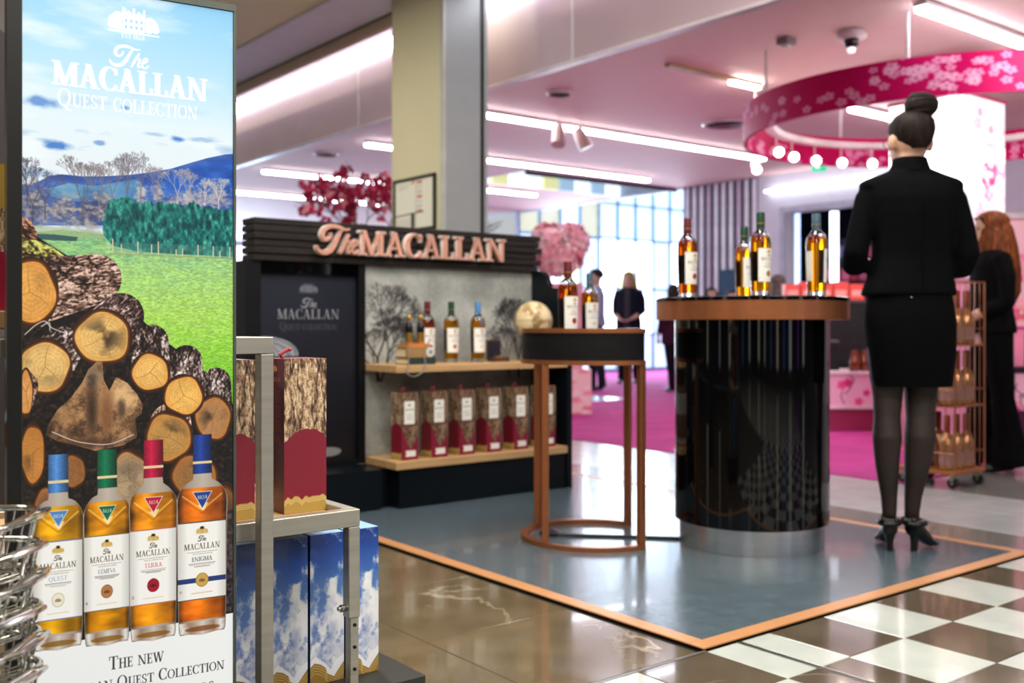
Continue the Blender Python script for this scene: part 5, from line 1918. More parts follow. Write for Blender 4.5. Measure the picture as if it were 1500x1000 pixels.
gbox('tall_post', .789, .815, 1.768, 1.794, .0, .866)
gbox('top_rail', -.30, .815, 1.768, 1.794, .8665, .898)
gbox('top_rail_end', .789, .815, 1.7945, 2.2, .8665, .898)
gbox('stop_tab', .735, .742, 1.80, 1.83, .868, .912)
gbox('front_rail', -.30, 1.028, 1.82, 1.846, .510, .545)
gbox('side_rail', 1.002, 1.028, 1.8465, 2.26, .510, .545)
gbox('back_rail', -.30, 1.002, 2.234, 2.26, .510, .545)
gbox('leg_sleeve', 1.002, 1.028, 1.82, 1.846, .325, .5095)
lg = gbox('leg', 1.006, 1.026, 1.822, 1.843, .0, .3245)
m_hole = P('hole_dark', '0a0a0a', .8)
for k in range(5):
    z = .31 - k * .045
    mbh = MB().lathe([(.0035, 0), (.0035, .002)], 12)
    mbh.v = [(v[0] + 1.016 - gx, 1.8215 - gy - v[2], v[1] + z) for v in mbh.v]
    mbh.build('hole', m_hole, lg)
kn = MB().tube([(1.002 - gx, 1.833 - gy, .345), (.990 - gx, 1.833 - gy, .345)], [.006, .008], 12).tube([(.99 - gx, 1.833 - gy, .345), (.984 - gx, 1.833 - gy, .345)], .0045, 10)
kn.build('thumb_screw', m_steelstrip, gd, True)
gbox('leg', 1.004, 1.026, 2.236, 2.258, 0, .51)
gbox('leg', -.29, -.266, 1.822, 1.844, 0, .51)
gbox('leg', -.29, -.266, 2.236, 2.258, 0, .51)
gbox('shelf_board', -.28, 1.000, 1.8465, 2.232, .512, .532, m_wood)
gbox('upper_board', -.28, .45, 1.85, 2.2, .915, .944, m_wood)
gbox('board_bracket', .38, .40, 1.80, 2.2, .898, .9148)
gbox('board_bracket', -.2, -.18, 1.80, 2.2, .898, .9148)
gbox('top_rail', -.30, .815, 2.2005, 2.226, .8665, .898)
gbox('tall_post', -.30, -.274, 2.2, 2.226, .546, .866)
gbox('tall_post', .789, .815, 2.2005, 2.226, .546, .866)
gbox('base_deck', -.25, 1.22, 1.87, 2.42, .0, .1515, P('deck_black', '24241f', .5))

m_bplain = img_mat('box_plain_print', box_plain(3), .45, coat=.1)
m_bside = img_mat('box_side_print', box_side(), .35, coat=.2)
m_cloud = img_mat('box_cloud_print', box_cloud(2), .35, coat=.3)
m_cloudside = P('box_blue_side', '1a4f86', .4)
m_cloudtop = P('box_blue_top', '8fb8e0', .35)
for k, (x_, lab) in enumerate(((.907, 'tall bark and crimson gift box standing on the steel shelf unit'), (.748, 'bark and crimson gift box half hidden between the lit panel and steel post'))):
    t = thing('gift_box', lab, 'gift box', (x_, 1.918, .5325), 0, 'large gift boxes on the shelf unit')
    print_box('carton', 0, .0955, 0, .0955, 0, .318, [m_bplain, m_bside, m_bside, m_boxtop], t)
    MB().tube([(.02, .05, .318), (.012, .046, .327), (.030, .040, .338), (.034, .044, .336)], .0042, 8).build('ribbon_pull', m_ribbon, t)
for k in range(5):
    wd = ['rightmost, sticking out past the steel leg', 'second from the right', 'third from the right', 'fourth from the right', 'farthest left, beside the lit panel'][k]
    t = thing('gift_box', 'blue cloud-print gift box on the lower deck, ' + wd, 'gift box', (1.16 - .0865 * (k + 1), 1.961, .152), 0, 'blue cloud gift boxes')
    print_box('carton', 0, .0805, 0, .0835, 0, .32, [m_cloud, m_cloudside, m_cloudside, m_cloudtop], t)
    MB().box(.004, .0765, .004, .0795, .32, .3205).build('lid_seam', m_cloudtop, t)
# left of the panel
gbx = Canvas(130, 440)
gbx.a[:] = bark_field(130, 440, 33)
gbx.fill([(0, 0), (130, 0), (130, 130), (0, 145)], (170, 140, 60))
gbx.fill([(0, 270), (130, 262), (130, 440), (0, 440)], (150, 8, 50))
t = thing('gift_box', 'gold, bark and crimson gift box at the left edge of the photo', 'gift box', (.293, 1.90, .9445))
print_box('carton', 0, .0905, 0, .09, 0, .25, [img_mat('box_gold_print', gbx, .4)] * 3 + [m_gold], t)
MB().box(.0, .0905, .0, .09, .25, .2515).build('lid_edge', m_gold, t)
bottle('TERRA', (.345, 1.97, .5325), 'whisky bottle on the shelf at the left edge of the photo', 0, .31)
t = thing('gift_box', 'crimson gift box behind the bottle at the left edge of the photo', 'gift box', (.20, 2.06, .5325))
print_box('carton', 0, .0955, 0, .0955, 0, .318, [m_bplain, m_bside, m_bside, m_boxtop], t)
MB().tube([(.02, .05, .318), (.012, .046, .327), (.030, .040, .338)], .004, 8).build('ribbon_pull', m_ribbon, t)
# dark shelving beyond the left edge
p = G(-40, 3.4)
dsu = thing('dark_shelving', 'dark shelving unit beyond the left edge of the lit panel', 'shelf', (p.x, p.y, 0), -TH)
m_dsh = P('dark_brown_shelf', '231d18', .6)
MB().box(-.5, .14, 0, .04, 0, 1.86).build('back_panel', m_dsh, dsu)
for z in (.1, .5, .9, 1.3, 1.6, 1.84):
    MB().box(-.5, .14, -.3, 0, z, z + .03).build('shelf_board', m_dsh, dsu)
MB().box(.14, .165, -.3, .04, 0, 1.87).build('side_panel', m_dsh, dsu)

# ------------------------------------------------------------------ nested chrome wire baskets at the lower left
m_chrome = P('chrome_wire', 'd6d6d2', .14, 1.0, vary=.03)
bpos = C(-.80, 1.36)
bst = tag(MB().prism([(bpos.x + .10 * math.cos(a), bpos.y + .10 * math.sin(a)) for a in np.linspace(0, 2 * PI, 25)[:-1]], 0, .30).build('basket_plinth', P('plinth_black', '0d0d0e', .5)), 'black round plinth under the nested chrome wire baskets', 'plinth')


def rrect(w, d, r, z, n=6):
    out = []
    for sx, sy, a0_ in ((1, 1, 0), (-1, 1, PI / 2), (-1, -1, PI), (1, -1, 1.5 * PI)):
        for k in range(n):
            a = a0_ + PI / 2 * k / (n - 1)
            out.append((sx * (w - r) + r * math.cos(a), sy * (d - r) + r * math.sin(a), z))
    return out


bm_rim = MB().tube(rrect(.135, .10, .045, .10), .005, 10, closed=True).mesh('rim_wire', m_chrome, True)
mbw = MB()
for q in rrect(.135, .10, .045, .10, 5)[::1]:
    mbw.tube([q, (q[0] * .86, q[1] * .86, .01), (q[0] * .5, q[1] * .5, .0), (0, 0, .0)], .0017, 6)
bm_cage = mbw.mesh('cage_wires', m_chrome, True)
bm_mid = MB().tube(rrect(.126, .092, .04, .055), .0026, 8, closed=True).mesh('hoop_wire', m_chrome, True)
bm_grip = MB().tube([(.135, -.05, .10), (.155, -.045, .106), (.163, 0, .108), (.155, .045, .106), (.135, .05, .10)], .0042, 8).mesh('grip_loop', m_chrome, True)
wd = ['topmost', 'second from the top', 'third from the top', 'fourth from the top', 'fifth from the top', 'sixth from the top', 'lowest']
for k in range(7):
    t = thing('wire_basket', 'chrome wire basket at the lower left corner, %s of the nested stack' % wd[k], 'basket', (bpos.x, bpos.y, .5555 - k * .0425), -TH + (.10, -.05, .14, -.12, .05, -.08, .1)[k], 'nested chrome wire baskets')
    for nm, me in (('rim_wire', bm_rim), ('cage_wires', bm_cage), ('hoop_wire', bm_mid), ('grip_loop', bm_grip)):
        inst(nm, me, t)


# ================================================================== PEOPLE
m_skin = P('skin', 'c89c86', .5, vary=.05, scale=8)
m_suit = P('black_suit_cloth', '07080b', .9, vary=.2, scale=40, bump=.15, bscale=400, spec=.08)
m_skirt = P('black_skirt_cloth', '060609', .9, vary=.2, scale=40, bump=.15, bscale=400, spec=.08)
m_stocking = P('sheer_black_stocking', '2a221f', .55, vary=.25, scale=5, spec=.3)
m_shoe = P('black_leather', '0c0c0d', .3, vary=.1)


def hair_mat(name, c, c2):
    return P(name, c, .6, spec=.2, col2=c2, scale=9, stretch=(8, 8, 1.2), bump=.35, bscale=14, contrast=(.35, .65))


def fuse(mb, voxel, iters=6, fac=.5):
    """one continuous surface out of overlapping limbs"""
    me = mb.mesh('tmp', m_skin)
    o = bpy.data.objects.new('tmp', me)
    COL.objects.link(o)
    r = o.modifiers.new('r', 'REMESH')
    r.mode = 'VOXEL'
    r.voxel_size = voxel
    s_ = o.modifiers.new('s', 'SMOOTH')
    s_.factor = fac
    s_.iterations = iters
    dg = bpy.context.evaluated_depsgraph_get()
    out = bpy.data.meshes.new_from_object(o.evaluated_get(dg))
    bpy.data.objects.remove(o)
    out.polygons.foreach_set('use_smooth', [True] * len(out.polygons))
    return out


def paint(me, mats, fn):
    me.materials.clear()
    for m_ in mats:
        me.materials.append(m_)
    idx = [fn(p.center) for p in me.polygons]
    me.polygons.foreach_set('material_index', idx)
    me.update()


def part(name, me, parent):
    o = bpy.data.objects.new(name, me)
    COL.objects.link(o)
    o.parent = parent
    return o


HEADS = [(0, .045, .028, .028), (.07, .036, .046, .050), (.18, .018, .058, .074), (.32, .004, .065, .088), (.48, -.004, .071, .096), (.64, -.008, .074, .098), (.78, -.010, .070, .092), (.90, -.010, .052, .070), (.97, -.010, .03, .04), (1.0, -.010, .012, .016)]


def head_ring(z, cy, rx, ry, R, o, k, n=20):
    return [o + R @ Vector((k * rx * math.cos(2 * PI * i / n), k * (cy + ry * math.sin(2 * PI * i / n)), z)) for i in range(n)]


def add_head(mb, chin, hh, yaw, pitch=0.0, k=1.0):
    R = Matrix.Rotation(yaw, 3, 'Z') @ Matrix.Rotation(pitch, 3, 'X')
    o = Vector(chin)
    mb.loft([head_ring(z * hh, cy, rx, ry, R, o, k) for z, cy, rx, ry in HEADS])
    nose = [(0, .088 * k, .50 * hh), (0, .112 * k, .36 * hh), (0, .088 * k, .32 * hh)]
    mb.tube([o + R @ Vector(q) for q in nose], [.009 * k, .014 * k, .010 * k], 8)
    for s_ in (-1, 1):
        mb.ball(o + R @ Vector((s_ * .081 * k, -.008 * k, .42 * hh)), .014 * k, .020 * k, .032 * k, 10, 8, rot=R)
        mb.ball(o + R @ Vector((s_ * .026 * k, .080 * k, .27 * hh)), .02 * k, .012 * k, .008 * k, 8, 6, rot=R)
    return R, o


def add_face(parent, R, o, hh, k=1.0):
    eyes = MB()
    for s_ in (-1, 1):
        eyes.ball(o + R @ Vector((s_ * .031 * k, .084 * k, .49 * hh)), .012 * k, .008 * k, .007 * k, 10, 6, rot=R)
    eyes.build('eyes', P('eye_dark', '2a2220', .2), parent, True)
    MB().ball(o + R @ Vector((0, .091 * k, .205 * hh)), .021 * k, .008 * k, .006 * k, 12, 6, rot=R).build('lips', P('lips', 'a05a54', .4), parent, True)


def add_hand(mb, wrist, direc, palmn, side, sc=1.0):
    """palm, four unequal fingers with a bend, thumb from the side of the palm"""
    w = Vector(wrist)
    d = Vector(direc).normalized()
    nrm = Vector(palmn).normalized()
    u = d.cross(nrm).normalized() * side
    mb.tube([w, w + d * .03 * sc, w + d * .085 * sc], [.022 * sc, .034 * sc, .036 * sc], 10, side=tuple(u), ry=[.018 * sc, .014 * sc, .012 * sc])
    for i, (off, L) in enumerate(((-.027, .072), (-.009, .080), (.010, .074), (.028, .056))):
        b = w + d * .08 * sc + u * off * sc
        mb.tube([b - d * .01, b + d * L * .5 * sc + nrm * .006, b + d * L * .82 * sc + nrm * .026 * sc, b + d * L * .92 * sc + nrm * .042 * sc], [.0092 * sc, .0088 * sc, .008 * sc, .007 * sc], 8)
    b = w + d * .03 * sc - u * .028 * sc
    mb.tube([b, b + d * .03 * sc - u * .022 * sc + nrm * .012, b + d * .06 * sc - u * .022 * sc + nrm * .03 * sc], [.012 * sc, .0105 * sc, .009 * sc], 8)


def ellr(c, rx, ry, n=28, pw=2.0):
    out = []
    for i in range(n):
        a = 2 * PI * i / n
        ca, sa = math.cos(a), math.sin(a)
        out.append((c[0] + rx * math.copysign(abs(ca) ** (2 / pw), ca), c[1] + ry * math.copysign(abs(sa) ** (2 / pw), sa), c[2]))
    return out


# ------------------------------------------------------------------ the woman in the black suit
wp = G(1333, 4.12, .006)
wo = thing('person', 'woman in black skirt suit and sheer stockings standing with her back turned', 'person', wp, -TH)
body = MB()
ll = [(-.085, .0, .95), (-.088, .005, .80), (-.087, .012, .62), (-.093, .0, .54), (-.098, -.012, .46), (-.094, -.004, .34), (-.084, .004, .22), (-.082, .005, .15), (-.082, .03, .09)]
lr = [.088, .082, .058, .053, .058, .047, .033, .029, .030]
rl = [(.080, .02, .95), (.066, .02, .80), (.050, .022, .62), (.046, .01, .54), (.040, -.004, .46), (.030, .004, .34), (.018, .012, .22), (.014, .016, .15), (.020, .03, .09)]
rr = [.088, .084, .062, .057, .062, .050, .035, .030, .031]
body.tube(ll, lr, 18).tube(rl, rr, 18)
# feet inside the shoes
body.tube([(-.082, .0, .10), (-.070, .06, .055), (-.058, .12, .025)], [.030, .030, .024], 10)
body.tube([(.014, .01, .10), (.062, .035, .055), (.10, .055, .025)], [.030, .030, .024], 10)
body.loft([ellr((0, 0, z), a, b, 20) for z, a, b in ((.86, .165, .11), (.95, .172, .12), (1.05, .150, .105), (1.17, .130, .095), (1.30, .150, .105), (1.42, .160, .095), (1.48, .11, .07), (1.52, .06, .06))])
body.tube([(-.006, -.012, 1.46), (-.004, -.005, 1.53), (.0, .006, 1.62)], [.064, .054, .054], 16)
hh = .232
Rh, ho = add_head(body, (.004, .012, 1.556), hh, .16, -.02, 1.04)
# arms bent, hands held together in front
A_R = [(.140, -.005, 1.475), (.176, -.012, 1.42), (.200, -.028, 1.30), (.216, -.032, 1.195), (.205, .06, 1.15), (.14, .20, 1.15), (.09, .25, 1.16)]
A_L = [(-.140, -.005, 1.475), (-.178, -.008, 1.42), (-.206, -.014, 1.30), (-.224, -.016, 1.205), (-.205, .08, 1.17), (-.13, .22, 1.18), (-.08, .26, 1.18)]
ar = [.030, .034, .034, .032, .030, .027, .024]
body.tube(A_R, ar, 14).tube(A_L, ar, 14)
add_hand(body, A_R[-1], (-.75, .6, .1), (0, -.2, 1), 1, .95)
add_hand(body, A_L[-1], (.75, .6, .1), (0, -.2, 1), -1, .95)
bme = fuse(body, .0065, 5)
paint(bme, [m_skin, m_stocking], lambda c: 1 if c.z < 1.0 else 0)
part('body', bme, wo)
add_face(wo, Rh, ho, hh, 1.06)
# jacket
jk = MB()
secs = [(1.030, -.008, -.002, .190, .130), (1.06, -.006, -.002, .184, .127), (1.12, -.002, -.004, .166, .118), (1.19, .002, -.006, .153, .110), (1.27, .004, -.008, .160, .114), (1.36, .004, -.012, .176, .120), (1.43, .004, -.014, .192, .116), (1.48, .004, -.012, .196, .100), (1.503, .003, -.008, .190, .088), (1.522, .0, -.006, .135, .078), (1.536, .0, -.006, .098, .072), (1.548, -.002, -.004, .074, .066)]
jk.loft([ellr((cx, cy, z), a, b, 32, 2.25) for z, cx, cy, a, b in secs])
JR = [(.150, -.008, 1.480), (.178, -.012, 1.430), (.200, -.028, 1.31), (.218, -.034, 1.20), (.212, .0, 1.155), (.19, .10, 1.15), (.135, .205, 1.152)]
JL = [(-.150, -.008, 1.480), (-.180, -.008, 1.430), (-.206, -.014, 1.31), (-.226, -.018, 1.21), (-.218, .02, 1.165), (-.19, .12, 1.17), (-.125, .225, 1.18)]
jr = [.030, .046, .048, .050, .053, .050, .042]
jk.tube(JR, jr, 18).tube(JL, jr, 18)
# shoulder pads give the squared line
jk.ball((.176, -.010, 1.478), .034, .058, .026, 14, 10).ball((-.176, -.010, 1.478), .034, .058, .026, 14, 10)
jme = fuse(jk, .0085, 12)
paint(jme, [m_suit], lambda c: 0)
jo = part('jacket', jme, wo)
MB().loft([ellr((-.003, -.006, z), a, b, 28) for z, a, b in ((1.535, .085, .076), (1.56, .074, .068), (1.588, .066, .064), (1.592, .062, .060), (1.57, .062, .058))], cap=False).build('collar', m_suit, jo, True)
MB().tube([(.004, -.138, 1.40), (.003, -.128, 1.27), (.002, -.122, 1.17), (0, -.130, 1.05)], .0016, 6).build('back_seam', m_skirt, jo, True)
MB().ball((-.045, -.131, 1.024), .004, .004, .004, 8, 6).build('hook', m_steelstrip, jo, True)
# skirt
sk = MB().loft([ellr((cx, cy, z), a, b, 36, 2.3) for z, cx, cy, a, b in ((.667, .008, .006, .156, .118), (.69, .007, .005, .160, .122), (.80, .004, .0, .172, .132), (.92, -.002, -.006, .177, .138), (1.0, -.004, -.002, .170, .128), (1.05, 0, 0, .158, .116))])
sk.build('skirt', m_skirt, wo, True)
# hair drawn up into a bun
m_hair = hair_mat('brown_hair', '261a15', '0e0908')
hm = MB()
for z, cy, rx, ry in HEADS[2:]:
    pass
cap_r = []
n_ = 28
for z, cy, rx, ry in [(.28, -.030, .030, .056), (.36, -.018, .050, .080), (.46, -.008, .064, .094), (.56, -.006, .071, .098)] + HEADS[5:]:
    ring_ = []
    for i in range(n_):
        a = 2 * PI * i / n_
        x_, y_ = rx * math.cos(a), cy + ry * math.sin(a)
        k_ = 1.075
        zz = z
        if y_ > .0:                       # hairline climbs over the forehead and in front of the ears
            lim = .50 + .34 * min(1.0, max(0.0, y_) / .085)
            if z < lim:
                zz = max(z, min(lim, z + .5))
                k_ = 1.06 if zz <= .62 else 1.05
                f_ = float(np.interp(zz, [h[0] for h in HEADS], [h[2] for h in HEADS])) / rx
                x_ *= f_
        ring_.append(ho + Rh @ Vector((1.06 * k_ * x_, 1.06 * k_ * y_ - .004, zz * hh)))
    cap_r.append(ring_)
hm.loft(cap_r)
ho_ = hm.build('hair', m_hair, wo, True)
bn = ho + Rh @ Vector((.0, -.062, 1.02 * hh))
bun = MB()
bc_ = Vector((.032, -.035, 1.800))
bun.ball(bc_, .066, .060, .054, 24, 14)
for k in range(6):
    ph = -.9 + .36 * k
    rr_ = math.cos(ph)
    ring_ = [bc_ + Vector((.054 * rr_ * math.cos(t_ + k), .049 * rr_ * math.sin(t_ + k), .043 * math.sin(ph) + .006 * math.sin(t_ + 2 * k))) for t_ in np.linspace(0, 2 * PI, 18)[:-1]]
    bun.tube(ring_, .0125, 8, closed=True)
bun.build('bun', m_hair, wo, True)
MB().tube([bc_ + Vector((.05, -.02, .02)), bc_ + Vector((.068, -.03, .0)), bc_ + Vector((.064, -.03, -.035))], .0012, 6).build('loose_strand', m_hair, wo)
# glasses
gls = MB()
for s_ in (-1, 1):
    c_ = Vector((s_ * .033, .108, .50 * hh))
    gls.tube([ho + Rh @ (c_ + Vector((.026 * math.cos(t_), -.006 * abs(math.cos(t_)), .020 * math.sin(t_)))) for t_ in np.linspace(0, 2 * PI, 20)[:-1]], .0016, 6, closed=True)
    gls.tube([ho + Rh @ Vector((s_ * .060, .100, .51 * hh)), ho + Rh @ Vector((s_ * .080, .0, .49 * hh))], .0016, 6)
gls.tube([ho + Rh @ Vector((-.008, .110, .51 * hh)), ho + Rh @ Vector((.008, .110, .51 * hh))], .0016, 6)
gls.build('glasses', P('glasses_dark', '2a2a2c', .3, .4), wo, True)


def pump(heel, toe, name='shoe'):
    """court shoe with a block heel, from heel to toe"""
    h_, t_ = Vector(heel), Vector(toe)
    d = (t_ - h_).normalized()
    s_ = Vector((0, 0, 1)).cross(d)
    L = (t_ - h_).length
    mb = MB()
    secs_ = [(.0, .070, .012, .045), (.03, .062, .030, .062), (.25, .052, .034, .058), (.50, .028, .036, .045), (.72, .010, .042, .034), (.90, .008, .034, .026), (1.0, .010, .012, .012)]
    rings = []
    for f, z0, w_, ht in secs_:
        c = h_ + d * (L * f)
        rings.append([c + s_ * (w_ * math.cos(a)) + Vector((0, 0, z0 + ht / 2 + ht / 2 * math.sin(a))) for a in np.linspace(0, 2 * PI, 17)[:-1]])
    mb.loft(rings)
    o = mb.build(name, m_shoe, wo, True)
    hb = MB()
    hb.loft([[h_ + d * (c_ + w_ * math.cos(a)) + s_ * (w_ * .9 * math.sin(a)) + Vector((0, 0, z)) for a in np.linspace(0, 2 * PI, 13)[:-1]] for z, c_, w_ in ((.0, .024, .016), (.03, .026, .016), (.085, .032, .026))])
    hb.build('heel', m_shoe, o, True)
    tp = MB().ball(h_ + Vector((0, 0, .125)) - d * .004, .030, .012, .012, 10, 6).ball(h_ + Vector((0, 0, .128)) + s_ * .024 - d * .004, .014, .010, .012, 8, 6).ball(h_ + Vector((0, 0, .128)) - s_ * .024 - d * .004, .014, .010, .012, 8, 6)
    tp.build('bow', m_shoe, o, True)
    mb2 = MB()
    mb2.tube([h_ + d * .03 + s_ * (.036 * math.cos(a)) + d * (.040 * math.sin(a)) + Vector((0, 0, .115)) for a in np.linspace(0, 2 * PI, 18)[:-1]], .014, 8, closed=True)
    mb2.build('ankle_strap', m_shoe, o, True)


pump((-.092, -.035, 0), (-.052, .165, 0))
pump((-.012, -.030, 0), (.120, .050, 0))


# ------------------------------------------------------------------ other people, farther off
def person(label, loc, yaw, H=1.66, top='14151a', bottom='14151a', hair=('8a6a40', '5a4028'), hairlen=.35, stride=0.0, flare=False, arms='down', coat=False, shoe='101010', inner=None, vol=1.0):
    k = H / 1.70
    o = thing('person', label, 'person', loc, yaw)
    b = MB()
    for s_ in (-1, 1):
        f = s_ * stride
        b.tube([(s_ * .09 * k, 0, .90 * k), (s_ * .09 * k, f * .25, .50 * k), (s_ * .085 * k, f * .45 - abs(f) * .1, .09 * k)], [.085 * k, .055 * k, .036 * k], 14)
        b.tube([(s_ * .085 * k, f * .45 - abs(f) * .1 - .02, .05 * k), (s_ * .09 * k, f * .45 + .10, .03 * k), (s_ * .092 * k, f * .45 + .17, .022 * k)], [.034 * k, .034 * k, .022 * k], 10)
        if arms == 'front':
            pts = [(s_ * .155, 0, 1.40), (s_ * .205, -.02, 1.26), (s_ * .215, -.02, 1.10), (s_ * .15, .14, 1.02), (s_ * .09, .20, .98)]
        else:
            pts = [(s_ * .155, 0, 1.40), (s_ * .20, -.01, 1.26), (s_ * .225, -.02, 1.10), (s_ * .235, .04, .94), (s_ * .23, .07, .86)]
        pts = [tuple(Vector(q) * k) for q in pts]
        b.tube(pts, [.05 * k, .046 * k, .042 * k, .034 * k, .026 * k], 12)
        dv = Vector(pts[-1]) - Vector(pts[-2])
        add_hand(b, pts[-1], dv, (-s_, .3, 0) if arms == 'down' else (0, -.2, 1), s_, .9 * k)
    b.loft([ellr((0, 0, z * k), a * k, c * k, 20) for z, a, c in ((.82, .15, .10), (.92, .17, .115), (1.05, .145, .10), (1.20, .15, .105), (1.34, .17, .105), (1.42, .13, .08), (1.46, .06, .06))])
    b.tube([(0, -.01, 1.40 * k), (0, .0, 1.52 * k)], .052 * k, 12)
    R, c = add_head(b, (0, .01, 1.475 * k), .225 * k, 0, 0, k)
    me = fuse(b, .009, 4)
    sm = P('shoe_' + shoe, shoe, .4)
    paint(me, [m_skin, sm], lambda q: 1 if q.z < .085 * k else 0)
    part('body', me, o)
    add_face(o, R, c, .225 * k, k)
    tm, bm_ = P('top_' + top, top, .9, vary=.15, scale=20, spec=.1), P('bottom_' + bottom, bottom, .9, vary=.15, scale=20, spec=.1)
    j = MB()
    z0 = .74 if coat else .90
    j.loft([ellr((0, 0, z * k), a * k, c_ * k, 24, 2.2) for z, a, c_ in ((z0, .20, .145), (.95, .195, .14), (1.06, .165, .122), (1.2, .17, .125), (1.34, .19, .122), (1.41, .165, .095), (1.46, .075, .07))])
    for s_ in (-1, 1):
        if arms == 'front':
            pts = [(s_ * .155, 0, 1.40), (s_ * .205, -.02, 1.26), (s_ * .215, -.02, 1.10), (s_ * .16, .12, 1.03)]
        else:
            pts = [(s_ * .155, 0, 1.40), (s_ * .20, -.01, 1.26), (s_ * .225, -.02, 1.10), (s_ * .234, .035, .93)]
        j.tube([tuple(Vector(q) * k) for q in pts], [.062 * k, .058 * k, .053 * k, .045 * k], 14)
    jm = fuse(j, .013, 4)
    im = P('inner_' + (inner or top), inner or top, .8)
    paint(jm, [tm, im], lambda q: 1 if (inner and q.y > .06 and abs(q.x) < .05) else 0)
    part('jacket', jm, o)
    tr2 = MB()
    for s_ in (-1, 1):
        f = s_ * stride
        fl = .14 if flare else .06
        tr2.tube([(s_ * .085 * k, 0, .93 * k), (s_ * .09 * k, f * .12, .70 * k), (s_ * .09 * k, f * .25, .48 * k), (s_ * .09 * k, f * .36 - abs(f) * .06, .26 * k), (s_ * .088 * k, f * .45 - abs(f) * .1, .05 * k)], [.105 * k, .085 * k, .070 * k, (.09 if flare else .06) * k, fl * k], 16)
    tm2 = fuse(tr2, .012, 3)
    paint(tm2, [bm_], lambda q: 0)
    part('trousers', tm2, o)
    hmt = hair_mat('hair_' + hair[0], *hair)
    h = MB()
    hh_ = .225 * k
    rings = []
    n2 = 24
    for z, cy, rx, ry in [(.44, -.004, .071, .096)] + HEADS[5:]:
        rg = []
        for i in range(n2):
            a = 2 * PI * i / n2
            x_, y_ = rx * math.cos(a), cy + ry * math.sin(a)
            zz = (max(z, .78) if y_ > .05 else z) if hairlen > .2 else (max(z, .80) if y_ > .04 else (max(z, .62) if y_ > .0 else z))
            f_ = float(np.interp(zz, [q[0] for q in HEADS], [q[2] for q in HEADS])) / rx if zz > z else 1
            rg.append(c + Vector((k * (1.24 if hairlen > .2 else 1.12) * x_ * f_, k * 1.12 * y_ - .006, zz * hh_ * 1.01 + .004)))
        rings.append(rg)
    h.loft(rings)
    if hairlen > 0:
        L = hairlen * k
        zt_ = .86 * hh_ + c.z
        lb_ = zt_ - .16 - L
        rings = []
        for f, w_, dpt, yc in ((0, .066, .060, -.030), (.15, .094, .096, -.030), (.35, .116, .108, -.042), (.6, .134, .104, -.062), (.85, .128, .085, -.080), (1, .07, .045, -.09)):
            z = zt_ + (lb_ - zt_) * f
            rings.append([Vector((k * (w_ + .006 * math.sin(5 * a + 7 * f)) * math.cos(a), c.y + k * (yc * (1 + .35 * (vol - 1)) + dpt * vol * math.sin(a)), z)) for a in np.linspace(0, 2 * PI, 25)[:-1]])
        h.loft(rings)
    h.build('hair', hmt, o, True)
    return o


rp_ = F(1452, 689)
person('woman with long auburn hair in black, facing left beside the bottle trolley', (rp_.x, rp_.y, .0), -TH + PI / 2 - .1, 1.64, '08080a', '070709', ('86461e', '4a2412'), .42, .16, True, 'front', vol=1.2)
wp2 = G(921, 16.0, .006)
person('blonde woman in dark jacket walking towards the viewer on the magenta carpet', wp2, -TH + PI - .35, 1.76, '1a1c26', '14151c', ('c09c68', '84643c'), .26, .28, False, 'front', True, inner='2c2c34')
q_ = G(873, 14.2, .006)
person('dark-haired man partly hidden behind the slate-capped bottle on the side table', q_, -TH + PI * .5, 1.70, '8a8fa8', '20242e', ('2a2220', '14100e'), 0, .15, False, 'down')
q_ = G(986, 14.0, .006)
person('person in a dark maroon coat half hidden behind the left edge of the bar', q_, -TH + .4, 1.48, '3a1a2c', '1a1418', ('2a201c', '14100e'), .1, .2, False, 'down', True)
q_ = G(1139, 10.2, .006)
person('person with long grey-brown hair behind the green-capped bottles', q_, -TH + .3, 1.42, '4a4448', '2a2830', ('6e6460', '4a403c'), .45)
q_ = G(1042, 12.0, .006)
person('dark-haired person in a lilac top seen low between the bar bottles, left', q_, -TH + PI, 1.36, 'b48cc0', '2a2830', ('2a201e', '16100e'), .05)
q_ = G(1072, 12.4, .006)
person('dark-haired person low behind the bar just left of the green-capped bottles', q_, -TH + PI, 1.34, '50505c', '2a2830', ('30221c', '16100e'), .05)


# ================================================================== FARTHER SHOP THINGS
# ------------------------------------------------------------------ rose-gold trolley with bottles
tp0 = C(2.47, 5.64)
tx, ty = tp0.x, tp0.y
m_rose = P('rose_gold_wire', 'b87a5c', .3, .85)
m_rosewood = P('trolley_tray', 'a8683c', .45, .3)
tro = thing('bottle_trolley', 'three-tier rose-gold wire trolley on castors filled with golden bottles', 'trolley', (tx, ty, 0))
TWd, TDp = .34, .36
for cx_, cy_ in ((.03, .03), (TWd - .03, .03), (.03, TDp - .03), (TWd - .03, TDp - .03)):
    cst = MB()
    cst.tube([(cx_ - .012, cy_, .032), (cx_ + .012, cy_, .032)], .03, 18)
    co = cst.build('castor', P('castor_black', '15161a', .4), tro, True)
    MB().box(cx_ - .018, cx_ + .018, cy_ - .012, cy_ + .012, .045, .078).tube([(cx_ - .015, cy_, .032), (cx_ + .015, cy_, .032)], .008, 10).build('castor_fork', m_steelstrip, co)
tiers = (.10, .465, .81)
for z in tiers:
    bev(MB().box(0, TWd, 0, TDp, z - (.022 if z < .2 else .008), z).build('tray', m_rosewood if z < .2 else m_rose, tro), .003, 1)
ztop = 1.168
corners = [(.006, .006), (TWd - .006, .006), (TWd - .006, TDp - .006), (.006, TDp - .006)]
for c_ in corners:
    MB().tube([(c_[0], c_[1], .08), (c_[0], c_[1], ztop)], .006, 8).build('post', m_rose, tro)
MB().tube([(c_[0], c_[1], ztop) for c_ in corners], .005, 8, closed=True).build('top_rail', m_rose, tro)
